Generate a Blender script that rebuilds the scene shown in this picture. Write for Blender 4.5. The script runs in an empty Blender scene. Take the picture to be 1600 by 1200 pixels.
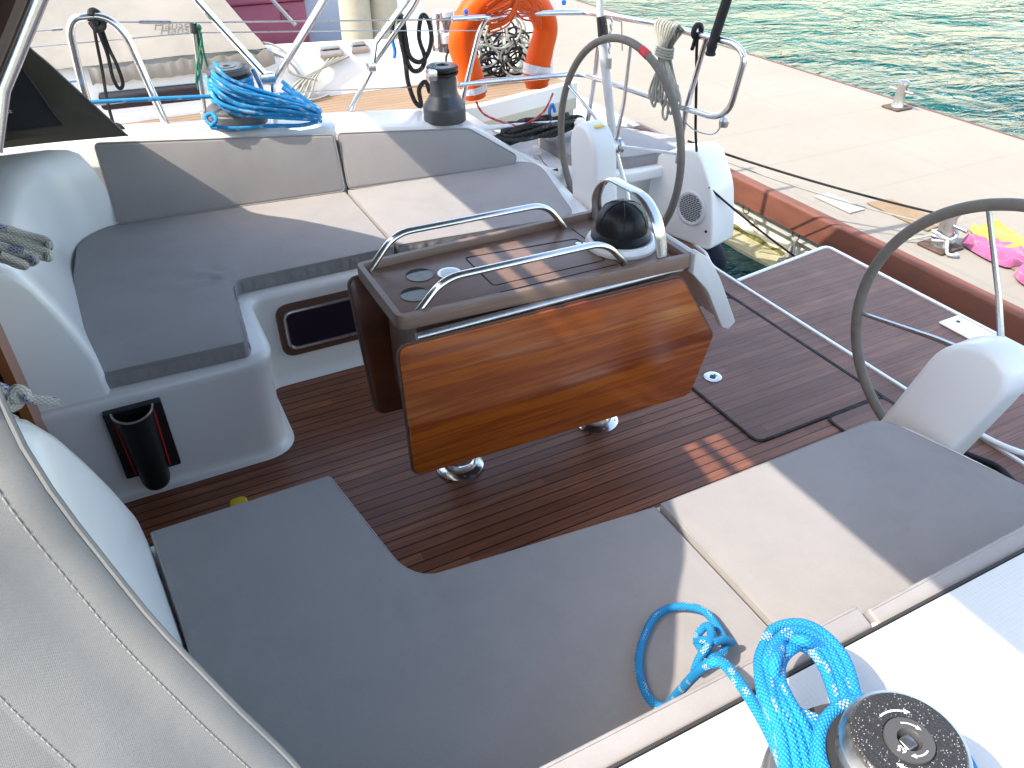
import bpy, bmesh, math, random
from mathutils import Vector, Matrix, noise
R = math.radians
random.seed(11)
scn = bpy.context.scene
COL = scn.collection
# ------------------------------------------------------------------ camera
cam_d = bpy.data.cameras.new("camera"); cam = bpy.data.objects.new("camera", cam_d); COL.objects.link(cam)
cam_d.sensor_width = 36.0; cam_d.lens = 27.32; cam_d.clip_start = 0.02; cam_d.clip_end = 2000
PITCH = math.atan(870/1214.0); YAW = math.atan(2900/1494.0)
cam.location = (0, -1.86, 1.80)
cam.rotation_euler = (math.pi/2 - PITCH, 0, YAW - math.pi/2)
scn.camera = cam
# ------------------------------------------------------------------ sky, sun, exposure
SUN_EL = R(49.6)
sun_dir = Vector((-0.85, 0.035, 1.0)).normalized()
w = bpy.data.worlds.new("World"); scn.world = w; w.use_nodes = True
nt = w.node_tree; bg = nt.nodes['Background']
sky = nt.nodes.new('ShaderNodeTexSky'); sky.sky_type = 'NISHITA'; sky.sun_disc = False
sky.sun_elevation = SUN_EL; sky.sun_rotation = R(270); sky.dust_density = 1.5; sky.ozone_density = 1.0
nt.links.new(sky.outputs[0], bg.inputs[0]); bg.inputs[1].default_value = 0.15
sl = bpy.data.lights.new("sun", 'SUN'); sl.energy = 1.5; sl.angle = R(0.5); sl.color = (1.0, 0.975, 0.95)
sun = bpy.data.objects.new("sun", sl); COL.objects.link(sun)
sun.rotation_euler = sun_dir.to_track_quat('Z', 'Y').to_euler()
scn.view_settings.view_transform = 'Standard'; scn.view_settings.look = 'None'
scn.view_settings.exposure = 2.27; scn.view_settings.gamma = 1.0
scn.view_settings.use_white_balance = True; scn.view_settings.white_balance_temperature = 7450; scn.view_settings.white_balance_tint = 10
scn.render.engine = 'CYCLES'
scn.cycles.max_bounces = 8

# ------------------------------------------------------------------ materials
MATS = {}
class NB:
    def __init__(s, name):
        s.m = bpy.data.materials.new(name); s.m.use_nodes = True; s.t = s.m.node_tree
        s.p = s.t.nodes['Principled BSDF']; MATS[name] = s.m
    def n(s, typ, **kw):
        x = s.t.nodes.new(typ)
        for k, v in kw.items(): setattr(x, k, v)
        return x
    def l(s, a, b): s.t.links.new(a, b)
    def co(s, kind='Object', scale=(1, 1, 1), loc=(0, 0, 0), rot=(0, 0, 0)):
        tc = s.n('ShaderNodeTexCoord'); mp = s.n('ShaderNodeMapping')
        mp.inputs['Scale'].default_value = scale; mp.inputs['Location'].default_value = loc; mp.inputs['Rotation'].default_value = rot
        s.l(tc.outputs[kind], mp.inputs[0]); return mp.outputs[0]
    def noise(s, vec, scale=5, detail=4, rough=.55, dist=0):
        x = s.n('ShaderNodeTexNoise'); x.inputs['Scale'].default_value = scale; x.inputs['Detail'].default_value = detail
        x.inputs['Roughness'].default_value = rough; x.inputs['Distortion'].default_value = dist
        s.l(vec, x.inputs['Vector']); return x.outputs['Fac']
    def ramp(s, fac, stops):
        x = s.n('ShaderNodeValToRGB'); e = x.color_ramp.elements
        while len(e) < len(stops): e.new(.5)
        for i, (p, c) in enumerate(stops):
            e[i].position = p; e[i].color = (c[0], c[1], c[2], 1) if isinstance(c, (tuple, list)) else (c, c, c, 1)
        s.l(fac, x.inputs[0]); return x.outputs[0]
    def math(s, op, a, b=None, c=None):
        x = s.n('ShaderNodeMath', operation=op)
        for i, v in enumerate((a, b, c)):
            if v is None: continue
            if isinstance(v, (int, float)): x.inputs[i].default_value = v
            else: s.l(v, x.inputs[i])
        return x.outputs[0]
    def mix(s, fac, a, b, mode='MIX'):
        x = s.n('ShaderNodeMix', data_type='RGBA', blend_type=mode)
        for i, v in ((0, fac), (6, a), (7, b)):
            if isinstance(v, (int, float)): x.inputs[i].default_value = v
            elif isinstance(v, (tuple, list)): x.inputs[i].default_value = (v[0], v[1], v[2], 1)
            else: s.l(v, x.inputs[i])
        return x.outputs[2]
    def bump(s, h, strength=.3, dist=.001, prev=None):
        x = s.n('ShaderNodeBump'); x.inputs['Strength'].default_value = strength; x.inputs['Distance'].default_value = dist
        s.l(h, x.inputs['Height'])
        if prev is not None: s.l(prev, x.inputs['Normal'])
        s.l(x.outputs[0], s.p.inputs['Normal']); return x.outputs[0]
    def set(s, **kw):
        names = dict(col='Base Color', rough='Roughness', metal='Metallic', spec='Specular IOR Level', coat='Coat Weight', coatr='Coat Roughness', trans='Transmission Weight', ior='IOR', alpha='Alpha', sheen='Sheen Weight', sub='Subsurface Weight')
        for k, v in kw.items():
            i = s.p.inputs[names[k]]
            if isinstance(v, (int, float)): i.default_value = v
            elif isinstance(v, (tuple, list)): i.default_value = (v[0], v[1], v[2], 1)
            else: s.l(v, i)
        return s

def gel(name, col, rough=.28, dirt=.06):
    b = NB(name); v = b.co()
    n1 = b.noise(v, 1.3, 2, .5)
    dark = tuple(c*(1-dirt*1.2) for c in col)
    b.set(col=b.mix(b.ramp(n1, [(.35, 0), (.75, 1)]), col, dark), rough=rough, coat=.2, coatr=.12)
    return b.m
gel('gelcoat', (.80, .80, .78)); gel('gelcoat_old', (.74, .74, .71), .4, .12); gel('olive_hull', (.50, .49, .38), .35, .1)
gel('grey_white', (.62, .63, .62), .4); gel('blue_grey_paint', (.30, .34, .42), .4)

b = NB('nonskid'); v = b.co()
vo = b.n('ShaderNodeTexVoronoi', feature='F1'); vo.inputs['Scale'].default_value = 130; vo.inputs['Randomness'].default_value = .05
b.l(v, vo.inputs['Vector'])
b.set(col=b.mix(b.ramp(b.noise(v, 3, 5), [(.35, 0), (.75, 1)]), (.62, .63, .63), (.56, .57, .57)), rough=.45); b.bump(vo.outputs['Distance'], .6, .0015)

def fabric(name, col, rough=.8, wrinkle=.25, weave=700, sheen=.2, var=.08, wd=.012, ws=2.2):
    b = NB(name); v = b.co()
    big = b.noise(v, ws, 3, .5, .8); fine = b.noise(v, 14, 5, .6); mid = b.noise(b.co(scale=(1, 1, 1)), 55, 3)
    wx = b.n('ShaderNodeTexWave', wave_type='BANDS', bands_direction='X'); wx.inputs['Scale'].default_value = weave/6.28; b.l(v, wx.inputs[0])
    wy = b.n('ShaderNodeTexWave', wave_type='BANDS', bands_direction='Y'); wy.inputs['Scale'].default_value = weave/6.28; b.l(v, wy.inputs[0])
    wv = b.math('MULTIPLY', wx.outputs['Fac'], wy.outputs['Fac'])
    c2 = tuple(c*(1-var*2) for c in col); c3 = tuple(min(1, c*(1+var)) for c in col)
    base = b.mix(b.ramp(fine, [(.35, 0), (.7, 1)]), col, c2); base = b.mix(b.ramp(big, [(.4, 0), (.7, 1)]), base, c3)
    sp = b.math('MULTIPLY', b.noise(v, 420, 2), .5); base = b.mix(b.ramp(sp, [(.1, .0), (.4, .25)]), base, tuple(c*.6 for c in col))
    b.set(col=base, rough=rough, sheen=sheen*.5, spec=.25)
    n = b.bump(big, wrinkle, wd); n = b.bump(b.ramp(fine, [(.4, 0), (.75, 1)]), wrinkle*.25, .004, n); b.bump(wv, .25, .0006, n)
    return b
fabric('cushion', (.315, .298, .292), .62, .35, 1500, .12, .05)
fabric('cushion_side', (.30, .28, .272), .6, .6, 1500, .12, .06, .016, 9)
fabric('piping', (.235, .225, .22), .6, .1)
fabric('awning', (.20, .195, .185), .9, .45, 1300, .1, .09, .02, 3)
fabric('awning_shaded', (.10, .09, .075), .85, .4, 1100, .1, .08, .02, 3)  # same canvas darkened: shade of the hood's backlit inside put into the colour
fabric('pocket_black', (.018, .019, .022), .7, .4, 800, .2, .1)
fabric('beige_canvas', (.29, .268, .232), .85, .5, 900, .1, .06, .02, 2)
fabric('cream_fender', (.42, .38, .29), .6, .5, 500)
fabric('pink_towel', (.36, .09, .20), .95, 1, 300, .5, .05, .03, 9)
fabric('yellow_towel', (.29, .31, .06), .95, 1, 300, .5, .05, .03, 9)
fabric('orange_fabric', (.78, .085, .001), .5, .6, 500, .1, .05, .02, 6)
fabric('navy_cover', (.012, .014, .026), .7, .4, 600)
fabric('black_leather', (.012, .014, .016), .38, .5, 500, .0, .1, .01, 8)

def simple(name, col, rough=.4, metal=0, var=.1, scale=8, coat=0, spec=.5):
    b = NB(name); v = b.co(); n = b.noise(v, scale, 5)
    b.set(col=b.mix(b.ramp(n, [(.35, 0), (.72, 1)]), col, tuple(c*(1-var*2) for c in col)), rough=b.ramp(b.noise(v, scale*4, 3), [(.3, rough*.8), (.75, min(1, rough*1.3))]), metal=metal, coat=coat, spec=spec)
    b.bump(b.noise(v, scale*12, 3), .08, .001); return b
simple('steel', (.74, .74, .74), .2, 1, .04, 20)
simple('steel_dull', (.55, .55, .54), .32, 1, .08, 20)
simple('alloy_grey', (.62, .63, .64), .35, .0, .05)
simple('well_grey', (.26, .27, .26), .5)
simple('socket_grey', (.10, .10, .105), .35, .3, .1)
simple('orange_line', (.70, .08, .004), .6)
simple('winch_grey', (.055, .06, .068), .36, .2, .1)
simple('winch_base', (.085, .088, .095), .42, .1, .08)
simple('black_plastic', (.012, .012, .014), .3, 0, .1)
simple('smoked_glass', (.008, .008, .022), .12, 0, .05, 3, .5)
simple('screen_dark', (.02, .03, .05), .1, 0, .1, 3)
gel('white_plastic', (.76, .765, .76), .35, .02)
simple('dirty_grey', (.50, .51, .47), .6, 0, .1)
simple('red_tape', (.62, .02, .03), .5)
simple('yellow_plastic', (.78, .55, .02), .4)
simple('blue_plastic', (.01, .22, .70), .4)
simple('orange_plastic', (.75, .13, .03), .4)
simple('pink_plastic', (.26, .055, .10), .5, 0, .06)
simple('pink_dark', (.16, .03, .06), .5, 0, .06)
simple('rust', (.13, .085, .065), .8, .3, .3, 30)
simple('cardboard', (.24, .165, .095), .9, 0, .1)
simple('checker_steel', (.52, .52, .52), .45, .6, .1)
simple('caulk', (.012, .011, .010), .8)
simple('rubber', (.03, .03, .03), .7)
simple('stitch_grey', (.24, .23, .215), .8); simple('text_white', (.7, .72, .74), .7); simple('text_grey', (.11, .10, .10), .8)
simple('algae', (.13, .12, .022), .95, 0, .35, 30)
simple('reflective_tape', (.70, .69, .72), .3, .2)
b = NB('leather_grey'); v = b.co(); b.set(col=b.mix(b.ramp(b.noise(v, 30, 4), [(.3, 0), (.7, 1)]), (.165, .145, .125), (.125, .11, .095)), rough=.6); b.bump(b.noise(v, 260, 3), .3, .001)

# laid deck planks running along X: 40 mm pitch with black caulking
def planks(name, c1, c2, c3, pitch=.0405, rough=.42, seam=.045, off=.0, gloss=.0, seamcol=(.010, .009, .008)):
    b = NB(name); tc = b.n('ShaderNodeTexCoord'); sp = b.n('ShaderNodeSeparateXYZ'); b.l(tc.outputs['Object'], sp.inputs[0])
    yy = b.math('ADD', b.math('DIVIDE', sp.outputs['Y'], pitch), 500+off)
    fr = b.math('FRACT', yy); idx = b.math('FLOOR', yy)
    xx = b.math('ADD', sp.outputs['X'], b.math('MULTIPLY', idx, .7371))
    seg = b.math('FLOOR', b.math('DIVIDE', xx, 1.35))
    cb = b.n('ShaderNodeCombineXYZ'); b.l(idx, cb.inputs[0]); b.l(seg, cb.inputs[1])
    wn = b.n('ShaderNodeTexWhiteNoise', noise_dimensions='2D'); b.l(cb.outputs[0], wn.inputs[0])
    cg = b.n('ShaderNodeCombineXYZ'); b.l(b.math('MULTIPLY', xx, 1.2), cg.inputs[0]); b.l(b.math('MULTIPLY', sp.outputs['Y'], 45), cg.inputs[1]); b.l(wn.outputs['Value'], cg.inputs[2])
    grain = b.noise(cg.outputs[0], 3, 6, .65, .6)
    blot = b.noise(tc.outputs['Object'], 1.7, 4)
    base = b.mix(b.ramp(wn.outputs['Value'], [(.0, 0), (1, 1)]), c1, c2)
    base = b.mix(b.ramp(grain, [(.38, 0), (.68, 1)]), base, c3)
    base = b.mix(b.ramp(blot, [(.4, 0), (.65, .5)]), base, tuple(.5*(a+d)*.85 for a, d in zip(c1, c3)))
    s1 = b.math('GREATER_THAN', fr, seam*2.2 if False else seam*2); inv = b.math('SUBTRACT', 1, s1)
    b.set(col=b.mix(inv, base, seamcol), rough=b.ramp(b.noise(tc.outputs['Object'], 9, 4), [(.3, rough*.8), (.75, rough*1.25)]), coat=gloss, coatr=.25, spec=.3)
    h = b.math('ADD', b.math('MULTIPLY', s1, 1.0), b.math('MULTIPLY', grain, .25)); b.bump(h, .35, .0012)
    return b
planks('sole_teak', (.235, .078, .038), (.390, .150, .075), (.120, .045, .026), rough=.38, gloss=.10, seam=.06)
planks('platform_teak', (.185, .082, .056), (.280, .130, .088), (.100, .050, .038), seam=.026, rough=.42, seamcol=(.03, .02, .018))
planks('neighbour_teak', (.27, .19, .12), (.33, .24, .16), (.20, .13, .08), pitch=.05, rough=.7, seam=.05, seamcol=(.10, .06, .04))

def veneer(name, stops, rough=.25, coat=.5, sc=(.55, 1, 7), amp=1.0):
    b = NB(name); v = b.co(scale=sc); n = b.noise(v, 2.0, 6, .6, .9*amp); f = b.noise(b.co(scale=(6, 80, 160)), 1.5, 4)
    c = b.ramp(n, stops); c = b.mix(b.ramp(f, [(.45, 0), (.8, .35)]), c, stops[0][1])
    b.set(col=c, rough=rough, coat=coat, coatr=.12); b.bump(f, .05, .001); return b
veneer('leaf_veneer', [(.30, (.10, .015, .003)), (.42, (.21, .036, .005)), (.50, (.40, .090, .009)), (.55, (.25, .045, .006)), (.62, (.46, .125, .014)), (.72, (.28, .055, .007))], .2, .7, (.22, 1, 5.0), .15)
veneer('leaf_shaded', [(.30, (.05, .010, .003)), (.5, (.10, .022, .005)), (.7, (.15, .035, .008))], .35, .25, (.25, 1, 4.5), .35)  # darker veneer copy: shade on the far leaf is put into its colour
veneer('leaf_edge', [(.3, (.07, .04, .03)), (.6, (.12, .07, .05)), (.8, (.10, .05, .04))], .4, .1)
veneer('table_teak', [(.30, (.15, .088, .064)), (.5, (.20, .122, .090)), (.62, (.17, .10, .072)), (.75, (.25, .155, .115))], .42, .15, (1.2, 14, 14))
veneer('companion_wood', [(.3, (.20, .055, .015)), (.5, (.32, .095, .025)), (.7, (.26, .07, .02))], .3, .3, (3, 3, 1))
veneer('window_wood', [(.3, (.07, .035, .022)), (.5, (.12, .06, .04)), (.7, (.09, .045, .03))], .35, .2)
b = NB('brown_beam'); v = b.co(); b.set(col=b.mix(b.ramp(b.noise(b.co(scale=(1, .3, 1)), 14, 6), [(.35, 0), (.7, 1)]), (.175, .060, .036), (.115, .042, .028)), rough=.65); b.bump(b.noise(v, 60, 4), .4, .002)
simple('edge_dark', (.13, .075, .06), .7)
b = NB('concrete'); v = b.co(); c = b.mix(b.ramp(b.noise(v, .8, 6), [(.35, 0), (.7, 1)]), (.272, .250, .214), (.246, .224, .190)); c = b.mix(b.ramp(b.noise(v, 9, 8, .7), [(.5, 0), (.8, .4)]), c, (.215, .192, .165))
br = b.n('ShaderNodeTexBrick'); br.offset = 0; br.inputs['Scale'].default_value = .42; br.inputs['Mortar Size'].default_value = .006; br.inputs['Color1'].default_value = (0, 0, 0, 1); br.inputs['Color2'].default_value = (0, 0, 0, 1); br.inputs['Mortar'].default_value = (1, 1, 1, 1); b.l(v, br.inputs['Vector'])
b.set(col=b.mix(b.math('MULTIPLY', br.outputs['Fac'], .35), c, (.22, .20, .175)), rough=.95, spec=.08); b.bump(b.noise(v, 70, 5), .35, .003)
b = NB('float_wall'); v = b.co(); c = b.mix(b.ramp(b.noise(b.co(scale=(1, 3, .6)), 7, 6, .65), [(.4, 0), (.75, 1)]), (.74, .73, .63), (.50, .49, .37)); b.set(col=c, rough=.8); b.bump(b.noise(v, 25, 4), .3, .004)
b = NB('float_foot'); v = b.co(); c = b.mix(b.ramp(b.noise(v, 14, 8, .7), [(.35, 0), (.7, 1)]), (.34, .31, .20), (.20, .19, .09)); b.set(col=c, rough=.75); b.bump(b.noise(v, 30, 6), .6, .01)

b = NB('water'); v = b.co(scale=(1, 1.5, 1), rot=(0, 0, R(25)))
n1 = b.noise(v, .55, 4, .55, .7); n2 = b.noise(v, 3.2, 4, .6, .6); n3 = b.noise(v, .25, 3)
vl = b.co(scale=(.12, .12, 1)); c = b.mix(b.ramp(b.noise(vl, 1.0, 3), [(.35, 0), (.7, 1)]), (.001, .085, .068), (.001, .030, .045))
b.set(col=c, rough=.04, ior=1.33, spec=.27)
n = b.bump(n1, 1.0, 1.3); b.bump(n2, 1.0, .20, n)

# braided rope: uses the tube's own u (round) / v (metres along) coordinates
def rope(name, base, fleck, dark, amount=.62, pitch=.010, flecklen=.02, braid=True, rough=.6):
    b = NB(name); tc = b.n('ShaderNodeTexCoord'); sp = b.n('ShaderNodeSeparateXYZ'); b.l(tc.outputs['UV'], sp.inputs[0])
    u, vv = sp.outputs['X'], sp.outputs['Y']
    k = 8 if braid else 3
    a = b.math('FRACT', b.math('ADD', b.math('MULTIPLY', u, k), b.math('DIVIDE', vv, pitch)))
    c = b.math('FRACT', b.math('SUBTRACT', b.math('MULTIPLY', u, k), b.math('DIVIDE', vv, pitch)))
    wa = b.math('SINE', b.math('MULTIPLY', a, math.pi)); wc = b.math('SINE', b.math('MULTIPLY', c, math.pi))
    h = b.math('MULTIPLY', wa, wc) if braid else wa
    cb = b.n('ShaderNodeCombineXYZ'); b.l(b.math('FLOOR', b.math('MULTIPLY', u, 5)), cb.inputs[0]); b.l(b.math('FLOOR', b.math('DIVIDE', vv, flecklen)), cb.inputs[1])
    wn = b.n('ShaderNodeTexWhiteNoise', noise_dimensions='2D'); b.l(cb.outputs[0], wn.inputs[0])
    f = b.math('MULTIPLY', b.math('GREATER_THAN', wn.outputs['Value'], amount), b.math('GREATER_THAN', h, .45))
    col = b.mix(b.ramp(h, [(.0, 0), (.55, 1)]), dark, base); col = b.mix(f, col, fleck)
    b.set(col=col, rough=rough, spec=.3); b.bump(h, .8, .0018); return b
rope('rope_blue', (.0005, .30, .62), (.50, .62, .66), (.0005, .15, .40), .86, .0065, .016)
rope('rope_white_blue', (.60, .59, .54), (.02, .10, .42), (.36, .35, .32), .84, .012, .03)
rope('rope_black', (.030, .029, .026), (.10, .09, .08), (.006, .006, .006), .9, .03, .03, False)
rope('rope_thin_black', (.015, .015, .016), (.04, .04, .04), (.006, .006, .006), .9)
rope('rope_grey', (.40, .40, .35), (.52, .52, .48), (.22, .22, .19), .7)
rope('rope_red', (.62, .05, .04), (.7, .5, .45), (.4, .02, .03), .8)
rope('rope_green', (.02, .28, .15), (.1, .5, .3), (.01, .15, .08), .8)
rope('rope_brown', (.24, .15, .13), (.45, .38, .34), (.10, .06, .05), .6)
M = MATS

# ------------------------------------------------------------------ mesh helpers
def link(o, parent=None):
    COL.objects.link(o)
    if parent is not None: o.parent = parent
    return o
def finish(name, bm, mat, parent=None, angle=35, recalc=True):
    if recalc: bmesh.ops.recalc_face_normals(bm, faces=bm.faces)
    me = bpy.data.meshes.new(name); bm.to_mesh(me); bm.free()
    me.polygons.foreach_set('use_smooth', [True]*len(me.polygons))
    me.set_sharp_from_angle(angle=R(angle))
    for mm in (mat if isinstance(mat, (list, tuple)) else [mat]): me.materials.append(M[mm])
    return link(bpy.data.objects.new(name, me), parent)
def tag(o, label=None, cat=None, group=None, kind=None):
    if label: o['label'] = label
    if cat: o['category'] = cat
    if group: o['group'] = group
    if kind: o['kind'] = kind
    return o
def thing(name, label, cat, loc=(0, 0, 0), group=None):
    o = bpy.data.objects.new(name, None); o.empty_display_size = .1; o.location = loc; COL.objects.link(o)
    ROOT[o.name] = Vector(loc); return tag(o, label, cat, group)
ROOT = {}
def fix_parent(o):            # geometry is written in boat coordinates: undo the parent's offset
    p = o.parent
    if p is not None:
        o.matrix_parent_inverse = Matrix.Translation(-Vector(p.location)) if p.parent is None else Matrix.Identity(4)
def part(name, bm, mat, parent, **k):
    o = finish(name, bm, mat, None, **k); o.parent = parent
    if parent is not None and parent.type == 'EMPTY': o.matrix_parent_inverse = Matrix.Translation(-Vector(parent.location))
    return o
def BM(): return bmesh.new()
def cr(pts, n=6, closed=False):
    P = [Vector(p) for p in pts]; out = []
    m = len(P)
    rng = range(m if closed else m-1)
    for i in rng:
        if closed: a, b_, c, d = P[(i-1) % m], P[i], P[(i+1) % m], P[(i+2) % m]
        else: a, b_, c, d = P[max(i-1, 0)], P[i], P[i+1], P[min(i+2, m-1)]
        for k in range(n):
            t = k/n
            out.append(.5*((2*b_)+(c-a)*t+(2*a-5*b_+4*c-d)*t*t+(3*b_-a-3*c+d)*t**3))
    if not closed: out.append(P[-1])
    return out
def fil(pts, r=.04, n=5):     # polyline with rounded corners
    P = [Vector(p) for p in pts]; out = [P[0]]
    for i in range(1, len(P)-1):
        a, b_, c = P[i-1], P[i], P[i+1]; d1 = (a-b_); d2 = (c-b_); rr = min(r, d1.length*.48, d2.length*.48)
        s, e = b_+d1.normalized()*rr, b_+d2.normalized()*rr
        for k in range(n+1):
            t = k/n; out.append(s*(1-t)**2+b_*2*t*(1-t)+e*t*t)
    out.append(P[-1]); return out
UVR = random.Random(4)
def tube(bm, pts, r, seg=10, closed=False, cap=True, flat=1.0, rfun=None):
    P = [Vector(p) for p in pts]; m = len(P)
    uv = bm.loops.layers.uv.verify()
    T = []
    for i in range(m):
        if closed: t = P[(i+1) % m]-P[(i-1) % m]
        else: t = P[min(i+1, m-1)]-P[max(i-1, 0)]
        T.append(t.normalized() if t.length > 1e-9 else Vector((0, 0, 1)))
    up = Vector((0, 0, 1)) if abs(T[0].z) < .9 else Vector((0, 1, 0))
    N = (up-T[0]*up.dot(T[0])).normalized(); rings = []; L = UVR.random()*7; u0 = UVR.random(); Ls = []
    for i in range(m):
        N = (N-T[i]*N.dot(T[i])); N = N.normalized() if N.length > 1e-6 else Vector((1, 0, 0)); B = T[i].cross(N)
        if i: L += (P[i]-P[i-1]).length
        Ls.append(L); rr = r*(rfun(i/(m-1)) if rfun else 1)
        rings.append([bm.verts.new(P[i]+(N*math.cos(2*math.pi*k/seg)*flat+B*math.sin(2*math.pi*k/seg))*rr) for k in range(seg)])
    lim = m if closed else m-1
    for i in range(lim):
        A, C_ = rings[i], rings[(i+1) % m]; la = Ls[i]; lb = Ls[i+1] if i+1 < m else L+(P[0]-P[-1]).length
        for k in range(seg):
            k2 = (k+1) % seg
            f = bm.faces.new((A[k], A[k2], C_[k2], C_[k]))
            for lp, (uu, vv) in zip(f.loops, ((k/seg, la), ((k+1)/seg, la), ((k+1)/seg, lb), (k/seg, lb))): lp[uv].uv = (uu+u0, vv)
    if cap and not closed:
        bm.faces.new(rings[0][::-1]); bm.faces.new(rings[-1])
    return bm
def lathe(bm, prof, c=(0, 0, 0), seg=32, axis='Z', rot=None, caps=True):
    c = Vector(c); rings = []
    for r, z in prof:
        ring = []
        for k in range(seg):
            a = 2*math.pi*k/seg; p = Vector((r*math.cos(a), r*math.sin(a), z))
            if rot is not None: p = rot @ p
            elif axis == 'X': p = Vector((p.z, p.x, p.y))
            elif axis == 'Y': p = Vector((p.x, p.z, p.y))
            ring.append(bm.verts.new(c+p))
        rings.append(ring)
    for i in range(len(rings)-1):
        for k in range(seg):
            k2 = (k+1) % seg; bm.faces.new((rings[i][k], rings[i][k2], rings[i+1][k2], rings[i+1][k]))
    if caps and prof[0][0] > 1e-6: bm.faces.new(rings[0][::-1])
    if caps and prof[-1][0] > 1e-6: bm.faces.new(rings[-1])
    bmesh.ops.remove_doubles(bm, verts=bm.verts, dist=1e-6)
    return bm
def rpoly(pts, rs, n=6):      # 2-D polygon with rounded corners
    P = [Vector((p[0], p[1])) for p in pts]; m = len(P); out = []
    if isinstance(rs, (int, float)): rs = [rs]*m
    for i in range(m):
        a, b_, c = P[i-1], P[i], P[(i+1) % m]; r = rs[i]
        if r <= 0: out.append(b_); continue
        d1 = a-b_; d2 = c-b_; rr = min(r, d1.length*.48, d2.length*.48); s, e = b_+d1.normalized()*rr, b_+d2.normalized()*rr
        for k in range(n+1):
            t = k/n; out.append(s*(1-t)**2+b_*2*t*(1-t)+e*t*t)
    return out
def prism(bm, poly, f0, f1, bev=0.0, seg=3):   # poly list of 2-D, f0/f1 map (u,v)->3-D for the two ends
    A = [bm.verts.new(f0(p)) for p in poly]; B = [bm.verts.new(f1(p)) for p in poly]
    m = len(poly); faces = [bm.faces.new(A[::-1]), bm.faces.new(B)]
    for i in range(m): faces.append(bm.faces.new((A[i], A[(i+1) % m], B[(i+1) % m], B[i])))
    if bev > 0:
        ed = set()
        for e in faces[0].edges: ed.add(e)
        for e in faces[1].edges: ed.add(e)
        bmesh.ops.recalc_face_normals(bm, faces=faces)
        bmesh.ops.bevel(bm, geom=list(ed), offset=bev, segments=seg, profile=.5, affect='EDGES', clamp_overlap=True)
    return bm
def zprism(bm, poly, z0, z1, bev=0, seg=3): return prism(bm, poly, lambda p: Vector((p[0], p[1], z0)), lambda p: Vector((p[0], p[1], z1)), bev, seg)
def yprism(bm, poly, y0, y1, bev=0, seg=3): return prism(bm, poly, lambda p: Vector((p[0], y0, p[1])), lambda p: Vector((p[0], y1, p[1])), bev, seg)
def xprism(bm, poly, x0, x1, bev=0, seg=3): return prism(bm, poly, lambda p: Vector((x0, p[0], p[1])), lambda p: Vector((x1, p[0], p[1])), bev, seg)
def box(bm, a, b_, bev=0, seg=2):
    return zprism(bm, [(a[0], a[1]), (b_[0], a[1]), (b_[0], b_[1]), (a[0], b_[1])], a[2], b_[2], bev, seg)
def loft(bm, secs, closed=False, capends=False):
    V = [[bm.verts.new(Vector(p)) for p in s] for s in secs]
    for i in range(len(V)-1):
        m = len(V[i])
        for k in range(m if closed else m-1):
            k2 = (k+1) % m
            try: bm.faces.new((V[i][k], V[i][k2], V[i+1][k2], V[i+1][k]))
            except ValueError: pass
    if capends: bm.faces.new(V[0][::-1]); bm.faces.new(V[-1])
    return bm
def lerp(a, b_, t): return a+(b_-a)*t
def interp(tab, x):
    if x <= tab[0][0]: return tab[0][1]
    for (a, va), (b_, vb) in zip(tab, tab[1:]):
        if x <= b_: return lerp(va, vb, (x-a)/(b_-a))
    return tab[-1][1]
def one(name, bm, mat, label, cat='rope', group=None, kind=None, **k):
    return tag(finish(name, bm, mat, None, **k), label, cat, group, kind)

# ================================================================== SETTING: water and dock
bm = BM(); zprism(bm, [(-600, -600), (900, -600), (900, 900), (-600, 900)], -3, -.40)
one('water', bm, 'water', 'green rippled harbour water', 'water', kind='structure')

dock = thing('dock', 'pale concrete pontoon dock with a brown beam along its edge', 'dock', (3.5, 0, 0))
bm = BM(); box(bm, (3.50, -14, -.20), (5.72, 40, 0)); part('deck', bm, 'concrete', dock)
bm = BM(); prism(bm, rpoly([(3.440, -.150), (3.50, -.150), (3.50, .006), (3.452, .006), (3.440, -.008)], [0, 0, 0, .006, .006], 2), lambda p: Vector((p[0], -14, p[1])), lambda p: Vector((p[0], 2.85, p[1])))
part('edge_beam', bm, 'brown_beam', dock)
bm = BM(); box(bm, (3.44, 2.86, -.155), (3.50, 40, .006)); part('edge_beam', bm, 'grey_white', dock)
bm = BM(); box(bm, (5.72, -14, -.16), (5.745, 40, .006)); part('edge_beam', bm, 'edge_dark', dock)
bm = BM(); box(bm, (3.475, -14, -.215), (3.50, 40, -.1505)); part('girder', bm, 'dirty_grey', dock)
bm = BM()
for i in range(12):
    y0 = -10+i*2.4; zprism(bm, rpoly([(3.515, y0), (5.7, y0), (5.7, y0+2.3), (3.515, y0+2.3)], .08), -1.4, -.215, .02)
part('float', bm, 'float_wall', dock)
bm = BM()
for j in range(60):
    y0 = -2+j*.14
    pass
pts = []
N = 260
secs = []
for j in range(N):
    y = -4+j*.05
    d = .02*noise.noise(Vector((y*4, 0, 3))); secs.append([(3.512, y, -.342+.012*noise.noise(Vector((y*9, 2, 1)))), (3.495+d*.6, y, -.355), (3.485+d, y, -.385+.01*noise.noise(Vector((y*7, 5, 1))))])
loft(bm, secs); part('weed_band', bm, 'algae', dock)
bm = BM(); secs = []
for j in range(N):
    y = -4+j*.05; d = .035*noise.noise(Vector((y*2.2, 0, 7)))
    secs.append([(3.50, y, -.36), (3.44, y, -.372), (3.365+d, y, -.385), (3.34+d, y, -.46)])
loft(bm, secs); part('foot', bm, 'float_foot', dock)
for yy in (1.62, 1.18):
    bm = BM(); tube(bm, [(3.478+.004*0, yy+.028*math.cos(a), -.185+.028*math.sin(a)) for a in [2*math.pi*k/16 for k in range(16)]], .006, 6, True)
    part('ring', bm, 'rust', dock)
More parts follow.
